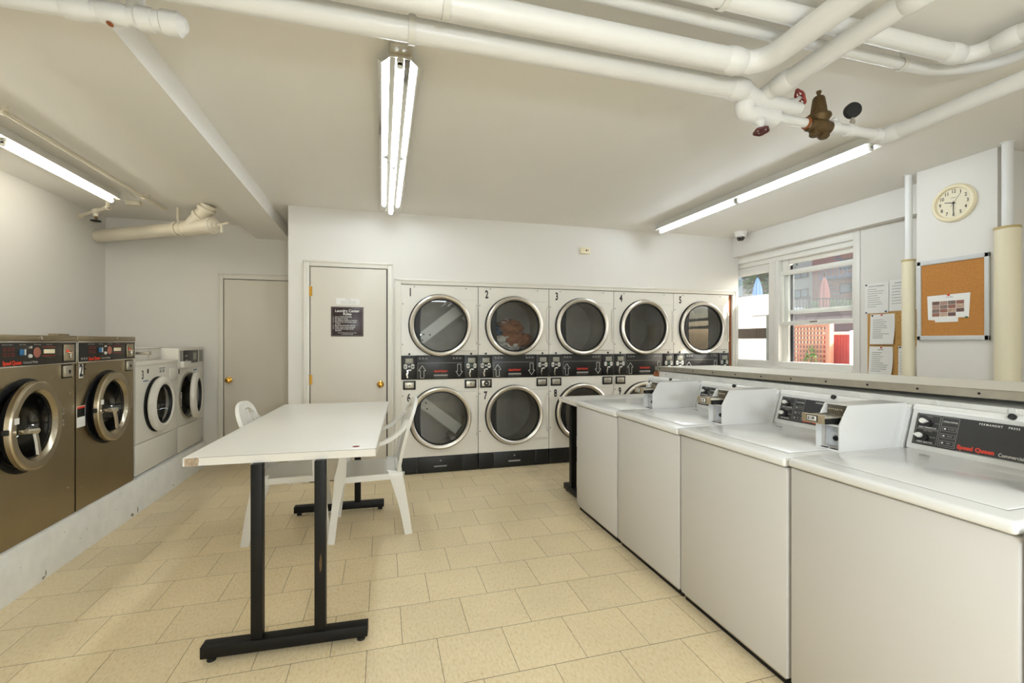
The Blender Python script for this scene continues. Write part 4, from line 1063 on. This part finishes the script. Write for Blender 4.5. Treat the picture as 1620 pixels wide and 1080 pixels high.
MB().box(.985, 1.005, -.008, .008, .05, H - 2.409, .002).lathe([(.063, -.016), (.074, -.016), (.074, .016), (.063, .016)], (.995, 0, DY(.995)), (1, 0, .022), 24, close=True).build('hanger', 'pipew', dp)
sp = thing('shutoff_valve', 'small cream pipe with dark shutoff tap from the left wall to the ceiling', 'valve', (XL, 5.30, 2.54))
MB().tube(fillet([(0, 0, 0), (.42, -.40, .0), (.42, -.40, H - 2.54)], .06), .015, 14).lathe([(.015, -.02), (.022, -.016), (.022, .03), (.015, .034)], (.40, -.38, 0), (1, -.95, 0), 14).lathe([(.015, 0), (.03, .003), (.03, .006), (.015, .008)], (0.0, 0, 0), (1, -.95, 0), 16).build('pipe_run', 'pipew', sp)
MB().lathe([(.015, -.04), (.024, -.03), (.026, 0), (.024, .03), (.015, .04)], (.25, -.235, 0), (1, -.95, 0), 14).lathe([(.02, 0), (.02, .035), (.012, .04), (0, .04)], (.25, -.235, -.01), (0, 0, -1), 12).build('valve_body', 'pipew', sp)
MB().cyl((.25, -.235, -.05), (.25, -.235, -.085), .011, seg=10).build('valve_stem', 'bronze', sp)
wheel(sp, (.25, -.235, -.088), (0, 0, -1), .034, 'rubber')
cd = thing('wiring_conduit', 'thin cream conduit along the ceiling beside the left strip light', 'conduit', (-2.01, 2.0, 2.615))
MB().cyl((0, 0, 0), (0, 3.15, 0), .0125, seg=12).build('conduit_run', 'pipew', cd)
for yy in (1.18, 2.75): MB().box(-.03, .03, yy - .012, yy + .012, .0, H - 2.615, .002).box(-.018, .018, yy - .02, yy + .02, -.018, .0, .003).build('clip', 'pipew', cd)
jb = MB().box(-.055, .055, -.025, .025, -.04, 0, .004).build('junction_box', 'pipew'); jb.location = (-2.20, 5.0, H); tag(jb, 'small cream junction box on the ceiling near the drain pipe', 'box')

# ================================================================== right wall things
def rise(x, y, ztop, zwrap, r, rw, label):
    T = thing('riser_pipe', label, 'pipe', (x, y, 0))
    MB().cyl((0, 0, zwrap - .01), (0, 0, ztop), r, seg=18).build('bare_pipe', 'pipe', T)
    MB().lathe([(r, 0), (r + .008, 0), (r + .008, -.003), (r, -.006)], (0, 0, ztop), (0, 0, 1), 18).build('ceiling_plate', 'pipe', T)
    w_ = MB(); segs = []
    n = 26
    for i in range(n + 1):
        z = zwrap * i / n; segs.append((rw * (1 + .012 * math.sin(z * 9) + (.05 * math.exp(-((z - 1.22) / .02) ** 2) if rw > .05 else 0)), z))
    w_.lathe([(0, 0)] + segs + [(r, zwrap)], (0, 0, 0), (0, 0, 1), 24).build('insulation', 'wrap', T)
    MB().lathe([(r, -.012), (rw + .002, -.012), (rw + .002, .003), (r, .004)], (0, 0, zwrap), (0, 0, 1), 24, close=True).build('wrap_edge', 'wrapedge', T)
    return T
rise(3.93, 2.585, H, 1.98, .024, .042, 'slim cream-wrapped riser pipe between the window papers and the clock')
rise(3.90, 1.985, H, 2.09, .028, .062, 'thick cream-wrapped riser pipe at the right edge beside the cork board')
ck = thing('wall_clock', 'round cream wall clock above the framed cork board', 'clock', (3.92, 2.283, 2.335), RR)
MB().lathe([(0, 0), (.132, 0), (.134, .012), (.124, .024), (.108, .027), (.104, .018), (.102, .008)], (0, 0, 0), seg=56).build('case', 'cream', ck)
MB().lathe([(.103, .0085), (0, .0085)], (0, 0, 0), seg=48).build('face', 'clockface', ck)
for h in range(1, 13):
    a = math.radians(90 - 30 * h); text(str(h), .034, 'ink', ck, (.082 * math.cos(a), -.0095, .082 * math.sin(a)), name='numeral', sx=.85, bold=.012)
def hand(l, w_, deg, m_, y, tail=.012):
    a = math.radians(90 - deg); u = V((math.cos(a), 0, math.sin(a))); v = V((-math.sin(a), 0, math.cos(a)))
    return MB().prism([(-tail, -w_), (l, -w_ * .6), (l, w_ * .6), (-tail, w_)], (0, y, 0), u, v, (0, -1, 0), .0008).build('clock_hand', m_, ck)
hand(.055, .0035, 285, 'ink', -.011); hand(.076, .0026, 180, 'ink', -.0122); hand(.072, .0008, 36, 'ink', -.0135, .03)
cy('hub', 'ink', ck, (0, -.009, 0), (0, -.0155, 0), .005, seg=12)
text('QUARTZ', .008, 'grey', ck, (0, -.0095, .038))
cb_ = thing('framed_cork_board', 'aluminium-framed cork board hanging under the clock', 'board', (3.92, 2.295, 1.36), RR)
bw, bh = .215, .59
fr = MB()
for a in ((-bw, bw, 0, .032), (-bw, bw, bh - .032, bh), (-bw, -bw + .026, 0, bh), (bw - .026, bw, 0, bh)): fr.box(a[0], a[1], -.020, -.001, a[2], a[3], .003)
fr.build('frame', mat('pale_aluminium', (206, 206, 203), .4, .0), cb_)
bx('cork', 'cork', cb_, -bw + .01, bw - .01, -.010, -.001, .01, bh - .01)
pn = thing('photo_sheet', 'white sheet with rows of room photos pinned on the framed cork board', 'paper', (3.9095, 2.315, 1.49), RR)
MB().prism([(-.125, .02), (-.08, .015), (-.08, 0), (.06, 0), (.06, .03), (.122, .03), (.13, .20), (-.13, .195)], (0, -.0006, 0), (1, 0, 0), (0, 0, 1), (0, -1, 0), .0008).build('sheet', 'paper', pn)
random.seed(11)
for r_ in range(4):
    for c in range(4):
        if r_ == 0 and c == 3: continue
        m_ = mat('photo_%d' % ((r_ * 4 + c) % 5), [(150, 100, 84), (190, 160, 136), (110, 80, 72), (170, 136, 120), (130, 110, 100)][(r_ * 4 + c) % 5], .5, var=.3, vscale=90)
        bx('photo', m_, pn, -.098 + c * .049, -.098 + c * .049 + .046, -.002, -.0014, .042 + r_ * .028, .042 + r_ * .028 + .026)
text('Floor Plans', .010, 'grey', pn, (.01, -.002, .178))
def pin(x, y, z, m_, label):
    o = MB().lathe([(0, .010), (.006, .009), (.005, .004), (.007, 0), (0, 0)], (0, 0, 0), (-1, 0, 0), 12).build('push_pin', m_); o.location = (x, y, z); tag(o, label, 'pin'); return o
pin(3.9075, 2.31, 1.683, 'logo', 'red push pin at the top of the photo sheet'); pin(3.9075, 2.205, 1.52, 'green', 'green push pin at the lower right of the photo sheet')
# notices on the old cork board by the window
ob = thing('old_cork_board', 'worn cork board holding typed notices beside the window', 'board', (XR, 3.185, 1.02), RR)
bx('cork', 'corkold', ob, .02, .50, -.008, -.001, 0, .60); 
hl = MB()
for q in range(30): xx, zz = random.uniform(.27, .36), random.uniform(.12, .58); hl.cyl((xx, -.008, zz), (xx, -.0088, zz), random.uniform(.002, .005), seg=6)
hl.build('pin_hole', 'bronze', ob, kind='stuff')
def sheet(x, z0, z1, w_, label, curl, title, seedv, lines=9, bold=False):
    T = thing('typed_notice', label, 'notice', (XR - .010, x, z0), RR)
    n = 10; m_ = MB(); A = []
    for j in range(n + 1):
        t = j / n; h = (z1 - z0) * t; yy = -.002 - curl * (1 - t) ** 2
        xs = (-.0 - .12 * curl * math.sin(PI * t), w_ + .5 * curl * math.sin(PI * t * .9) - curl * .3)
        A.append([m_.bm.verts.new((xs[0], yy, h)), m_.bm.verts.new((xs[1], yy - curl * .3 * (1 - t), h)), m_.bm.verts.new((xs[1], yy + .0008 - curl * .3 * (1 - t), h)), m_.bm.verts.new((xs[0], yy + .0008, h))])
    for a, b in zip(A, A[1:]):
        for i in range(4): m_.bm.faces.new((a[i], a[(i + 1) % 4], b[(i + 1) % 4], b[i]))
    m_.bm.faces.new(A[0]); m_.bm.faces.new(A[-1][::-1])
    m_.build('sheet', 'paper', T)
    random.seed(seedv); pr = MB(); Hh = z1 - z0
    for k in range(lines):
        t = .80 - .66 * k / lines; yy = -.0035 - curl * (1 - t) ** 2 - curl * .3 * (1 - t)
        a = w_ * .12; b = w_ * random.uniform(.45, .86)
        pr.box(a, b, yy - .0006, yy, Hh * t, Hh * t + .004)
    pr.build('print_lines', 'grey', T)
    yy = -.0035 - curl * .04
    if title: text(title, .016, 'ink' if bold else 'grey', T, (w_ / 2, yy - .001, Hh * .90), sx=.8)
    return T
sheet(3.185, 1.605, 1.875, .205, 'upper left typed notice beside the window frame', .002, 'NOTICE TO RESIDENTS', 1)
sheet(2.975, 1.615, 1.885, .19, 'upper right typed notice, partly behind the slim riser pipe', .002, 'LAUNDRY ROOM', 2, 7)
sheet(3.135, 1.325, 1.595, .205, 'middle curling typed notice pinned on the worn cork', .012, '', 3, 10)
sheet(3.145, 1.025, 1.305, .200, 'lower curling typed notice just above the ledge', .018, 'NOTICE', 4, 10)
sheet(2.90, 1.03, 1.31, .14, 'partly hidden sheet at the lower right of the worn cork', .006, '', 5, 8)
for y, z, m_, l in ((3.17, 1.865, 'ink', 'black push pin at the top left of the upper left notice'), (3.17, 1.612, 'navy', 'navy push pin at the bottom left of the upper left notice'), (3.0, 1.617, 'navy', 'navy push pin at the bottom right of the upper left notice'),
                    (3.115, 1.583, 'ink', 'black push pin on the middle curling notice'), (3.035, 1.586, 'logo', 'red push pin on the middle curling notice'), (3.04, 1.296, 'logo', 'red push pin on the lower curling notice'), (2.885, 1.30, 'navy', 'blue push pin on the partly hidden sheet')):
    pin(XR - .0145, y, z, m_, l)
# dome camera, thermostat
dm = thing('dome_camera', 'small white dome security camera in the ceiling corner', 'camera', (4.06, 4.46, H))
MB().lathe([(0, 0), (.070, 0), (.070, .012), (.062, .022), (.060, .05), (.048, .062), (.0, .062)], (0, 0, 0), (0, 0, -1), 32).build('housing', 'plastic', dm)
MB().lathe([(.044, .058), (.044, .075), (.034, .098), (.018, .108), (0, .110)], (0, 0, 0), (0, 0, -1), 28).build('dome', 'lens', dm)
th_ = thing('wall_sensor', 'small cream sensor box on the wall above the dryers', 'sensor', (2.195, YB, 2.335))
MB().box(-.058, .058, -.028, 0, 0, .07, .006).build('case', 'cream', th_)
MB().box(.0, .02, -.0295, -.028, .030, .044).box(.030, .036, -.0295, -.028, .032, .042).box(-.03, -.026, -.0295, -.028, .034, .038).build('indicator', 'ink', th_)

# ================================================================== window
XW = 4.32
wn = thing('window_1', 'white vinyl double window with a raised sash in the right wall', 'window', (XW, 3.235, .995), RR, kind='structure')
# local x = -(Y), 0 at Y=3.235 -> negative x towards larger Y; local y = X - XW
wy = lambda Y: 3.235 - Y
wz = lambda z: z - .995
def wbox(name, Y0, Y1, z0, z1, X0, X1, m_='vinyl', bev=.003, parent=wn):
    return MB().box(wy(Y0), wy(Y1), X0, X1, wz(z0), wz(z1), bev).build(name, m_, parent)
wbox('casing', 3.237, 3.30, 1.0, 2.405, -.03, .10); wbox('casing', 3.30, 5.55, 2.315, 2.405, -.03, .10); wbox('casing', 5.52, 5.58, 1.0, 2.405, -.03, .10)
wbox('sill', 3.30, 5.55, 1.0, 1.065, -.05, .12); wbox('sill_rail', 3.30, 5.55, 1.065, 1.125, -.005, .11)
wbox('head_stop', 3.30, 5.55, 2.262, 2.315, .0, .10); wbox('head_stop', 4.295, 5.55, 2.225, 2.262, .03, .10)
wbox('mullion', 4.165, 4.295, 1.065, 2.27, -.012, .10); wbox('mullion_bead', 4.205, 4.225, 1.065, 2.27, -.024, -.012)
wbox('jamb', 4.085, 4.165, 1.125, 2.262, .045, .10); wbox('jamb_track', 4.05, 4.085, 1.125, 2.2, .07, .09, 'iron')
# upper sash (outer)
us = wbox('upper_sash', 3.30, 4.085, 2.215, 2.262, .055, .09); wbox('upper_sash_rail', 3.30, 4.13, 1.655, 1.70, .055, .09)
MB().box(wy(3.31), wy(4.08), .070, .073, wz(1.70), wz(2.22)).build('pane', 'pane', wn)
# lower sash (inner), raised
ls = MB().box(wy(3.30), wy(4.165), .005, .045, wz(2.088), wz(2.14), .003).box(wy(3.30), wy(4.165), .005, .045, wz(1.528), wz(1.572), .003).box(wy(3.30), wy(3.337), .006, .044, wz(1.57), wz(2.09), .003).box(wy(4.128), wy(4.165), .006, .044, wz(1.57), wz(2.09), .003)
ls = ls.build('lower_sash', 'vinyl', wn)
MB().box(wy(3.335), wy(4.13), .024, .027, wz(1.57), wz(2.09)).build('pane', 'pane', ls)
MB().box(wy(3.78), wy(3.70), -.004, .006, wz(1.555), wz(1.565), .002).build('sash_latch', 'bronze', ls)
# left light: tree view above, white blind with a rail below
wbox('left_sash', 4.295, 4.335, 1.10, 2.225, .02, .07); wbox('left_sash', 4.335, 5.52, 2.165, 2.225, .02, .07); wbox('left_sash', 4.335, 5.52, 1.085, 1.13, .02, .07)
MB().box(wy(4.33), wy(5.52), .045, .048, wz(1.13), wz(2.17)).build('pane', 'pane', wn)
MB().box(wy(4.315), wy(5.52), .056, .059, wz(1.125), wz(1.91)).build('blind', 'blind', wn)
wbox('blind_rail', 4.33, 5.52, 1.385, 1.51, .052, .056, 'siding', 0)
lf = MB().box(wy(4.355), wy(4.40), .05, .056, wz(1.13), wz(1.665)).box(wy(4.40), wy(4.62), .05, .056, wz(1.655), wz(1.667)).build('inner_stile', 'vinyl', wn)

# ================================================================== outside the window
struct(MB().box(4.6, 40, -10, 40, -.3, .2), 'floor_outside', 'ground')
ow = MB().box(6.9, 7.0, 3.6, 5.34, .2, 1.0).build('low_wall', 'ground', base=True); tag(ow, 'low grey garden wall beneath the red fence', 'wall')
lt = thing('lattice_screen', 'cedar lattice garden screen outside the open window', 'lattice', (7.0, 5.80, .2))
for k in range(11): bx('rail_slat', 'lattice', lt, -.012, .0, -.02, 1.3, .62 + k * .077, .62 + k * .077 + .034)
for k in range(19): bx('upright_slat', 'lattice', lt, .002, .014, .02 + k * .064, .02 + k * .064 + .026, .2, 1.44)
bx('screen_post', 'lattice', lt, -.05, .04, -.075, .0, 0, 1.50, .006)
bx('cap_rail', 'lattice', lt, -.02, .03, .0, 1.3, 1.40, 1.46, .004)
rf = thing('red_slat_fence', 'red slatted fence panel right of the lattice screen', 'fence', (7.25, 6.05, .2))
for k in range(32): bx('slat', 'redfence', rf, -.01, .01, -.02 - k * .05, -.02 - k * .05 + .042, 0, 1.26)
bx('top_rail', 'vinyl', rf, -.03, .03, -1.65, .0, 1.26, 1.31, .004)
wp = MB().box(6.97, 7.02, 5.365, 5.42, .2, 1.52, .008).build('white_post', 'vinyl', base=True); tag(wp, 'white garden post at the right edge of the window view', 'post')
sd = thing('siding_wall', 'grey board-clad terrace wall above the red fence', 'wall', (9.4, 6.2, .2))
for k in range(16): bx('board', 'siding', sd, -.015, .02 + .004 * (k % 2), -2.0, 4.2, k * .115, k * .115 + .108)
# terrace, iron fence
tw = MB().box(10.6, 15.5, 5, 22, .2, 1.945).build('terrace', 'siding', base=True); tag(tw, 'raised terrace behind the garden carrying the iron fence', 'terrace')
ir = thing('iron_fence', 'black iron railing along the raised terrace', 'fence', (11.0, 10.9, 1.95), math.atan2(-.75, 1.4))
for k in range(36): bx('bar', 'iron', ir, -.6 + k * .085, -.6 + k * .085 + .014, -.007, .007, .0, .66)
bx('rail', 'iron', ir, -.65, 2.5, -.012, .012, .62, .645); bx('rail', 'iron', ir, -.65, 2.5, -.012, .012, .06, .085)
for k in range(2): bx('fence_post', 'iron', ir, -.62 + k * 1.6, -.57 + k * 1.6, -.025, .025, 0, .72)
hp = thing('terrace_planter', 'clipped green hedge in a planter behind the iron railing', 'planter', (14.2, 11.7, 1.95))
bx('planter_box', 'bark', hp, -.2, .2, -.9, .9, 0, .45, .02)
def leaves(n, box_, size, seedv):
    random.seed(seedv); m_ = MB()
    for _ in range(n):
        while True:
            p = V((random.uniform(-1, 1), random.uniform(-1, 1), random.uniform(-1, 1)))
            if p.length < 1: break
        c = V((p.x * box_[0], p.y * box_[1], p.z * box_[2]))
        d = V((random.gauss(0, 1), random.gauss(0, 1), random.gauss(0, 1))).normalized(); e = d.orthogonal().normalized()
        s_ = size * random.uniform(.6, 1.3)
        vs = [m_.bm.verts.new(c + q) for q in (-d * s_, e * s_ * .45, d * s_, -e * s_ * .45)]; m_.bm.faces.new(vs)
    return m_
o = leaves(900, (.24, .9, .2), .06, 1).build('hedge', 'leaf2', hp, smooth=False); o.location = (0, 0, .6); o['kind'] = 'stuff'
wt = MB().box(11.6, 12.0, 10.6, 11.5, 1.95, 2.35, .08, 4).build('white_bench', 'vinyl', base=True); tag(wt, 'rounded white bench behind the iron railing', 'bench')
def umbrella(loc, h, m_, label):
    T = thing('closed_umbrella', label, 'umbrella', loc)
    cy('pole', 'iron', T, (0, 0, 0), (0, 0, h + .1), .02, seg=10)
    u = MB(); prof = [(.09, .42), (.12, .5), (.125, h * .55), (.10, h * .75), (.05, h * .92), (.01, h)]
    R = []
    for r, z in prof: R.append([u.bm.verts.new((r * (1 + .22 * math.cos(8 * t)) * math.cos(t), r * (1 + .22 * math.cos(8 * t)) * math.sin(t), z)) for t in [2 * PI * i / 32 for i in range(32)]])
    for a, b in zip(R, R[1:]):
        for i in range(32): u.bm.faces.new((a[i], a[(i + 1) % 32], b[(i + 1) % 32], b[i]))
    u.bm.faces.new(R[0][::-1]); u.bm.faces.new(R[-1]); u.build('canopy', m_, T)
    cy('base', 'iron', T, (0, 0, 0), (0, 0, .06), .22, seg=20)
umbrella((13.2, 11.05, 1.95), 1.42, 'umbr', 'folded coral red umbrella on the terrace')
umbrella((10.95, 11.35, 1.95), 1.35, 'umbb', 'folded blue umbrella seen through the left pane')
# buildings
bb = thing('beige_building', 'beige apartment block across the courtyard', 'building', (16, 13.66, 0))
bx('facade', 'beige', bb, 0, 6, 0, 9, 0, 12)
for zc_ in (3.08, 3.86, 5.2, 6.6):
    for yy in (.40, 2.2, 4.0):
        hh = .34 if zc_ < 3.5 else .32
        f_ = MB(); z0 = zc_; 
        for a in ((yy, yy + .66, z0, z0 + .03), (yy, yy + .66, z0 + hh - .03, z0 + hh), (yy, yy + .03, z0, z0 + hh), (yy + .63, yy + .66, z0, z0 + hh), (yy + .31, yy + .34, z0, z0 + hh)): f_.box(-.04, .02, a[0], a[1], a[2], a[3])
        f_ = f_.build('window', 'iron', bb); bx('pane', 'shutter', f_, -.015, .0, yy + .02, yy + .64, z0 + .02, z0 + hh - .02)
    f_ = bx('narrow_window', 'shutter', bb, -.03, .02, .03, .16, zc_ + .02, zc_ + .34)
bk = thing('brick_building', 'red brick building with blue-grey fire escape across the courtyard', 'building', (15.7, 13.64, 0))
bx('facade', 'brick', bk, 0, 6, -9, 0, 0, 12)
fe = MB()
for z0 in (2.2, 3.55, 4.9):
    fe.box(-.7, 0, -1.9, -.9, z0, z0 + .05)
    for k in range(8): fe.box(-.7, -.68, -1.9 + k * .14, -1.885 + k * .14, z0, z0 + .45)
    fe.box(-.71, -.67, -1.9, -.9, z0 + .43, z0 + .46)
    for k in range(9): fe.box(-.6, -.2, -1.8 + k * .1, -1.76 + k * .1, z0 + .1 + k * .135, z0 + .13 + k * .135)
fe.build('fire_escape', 'escape', bk)
for z0 in (3.05, 3.9): 
    f_ = bx('window', 'iron', bk, -.03, .02, -1.55, -1.1, z0, z0 + .35); bx('pane', 'shutter', f_, -.04, -.03, -1.5, -1.15, z0 + .04, z0 + .31)
# trees seen through the left pane
def tree(loc, h, r, seedv, m_, label):
    T = thing('courtyard_tree', label, 'tree', loc)
    MB().tube(smooth_pts([(0, 0, 0), (.05, .05, h * .4), (-.05, .1, h * .8)], 5), lambda t: .13 * (1 - .6 * t), 10).tube(smooth_pts([(0, .05, h * .45), (.2, -.3, h * .7), (.3, -.6, h * .9)], 4), lambda t: .07 * (1 - .5 * t), 8).build('trunk', 'bark', T)
    o = leaves(2600, (r, r, h * .45), .13, seedv).build('foliage', m_, T, smooth=False); o.location = (0, 0, h * .75); o['kind'] = 'stuff'
tree((12.6, 12.9, 1.95), 3.2, 1.1, 5, 'leaf', 'leafy tree behind the blue umbrella'); tree((11.5, 14.8, 1.95), 3.0, .9, 6, 'leaf2', 'pale green young tree at the left of the window view')
tree((13.4, 17.5, 1.95), 5.5, 1.7, 8, 'leaf', 'large dark tree filling the far left of the window view')
for (x, y, z, m_, l, sd_) in ((6.85, 5.98, .2, 'leaf2', 'yellow-green climbing plant on the lattice beside its post', 21), (6.85, 6.5, .2, 'lilac', 'lilac flowering plant at the left foot of the lattice', 22)):
    T = thing('climbing_plant', l, 'plant', (x, y, z))
    MB().tube(smooth_pts([(0, 0, 0), (.02, .02, .5), (0, -.02, .9)], 4), .008, 6).build('stem', 'bark', T)
    o = leaves(150, (.05, .14 if m_ == 'leaf2' else .10, .22 if m_ == 'leaf2' else .1), .03, sd_).build('foliage', m_, T, smooth=False); o.location = (0, 0, .88 if m_ == 'leaf2' else .86); o['kind'] = 'stuff'
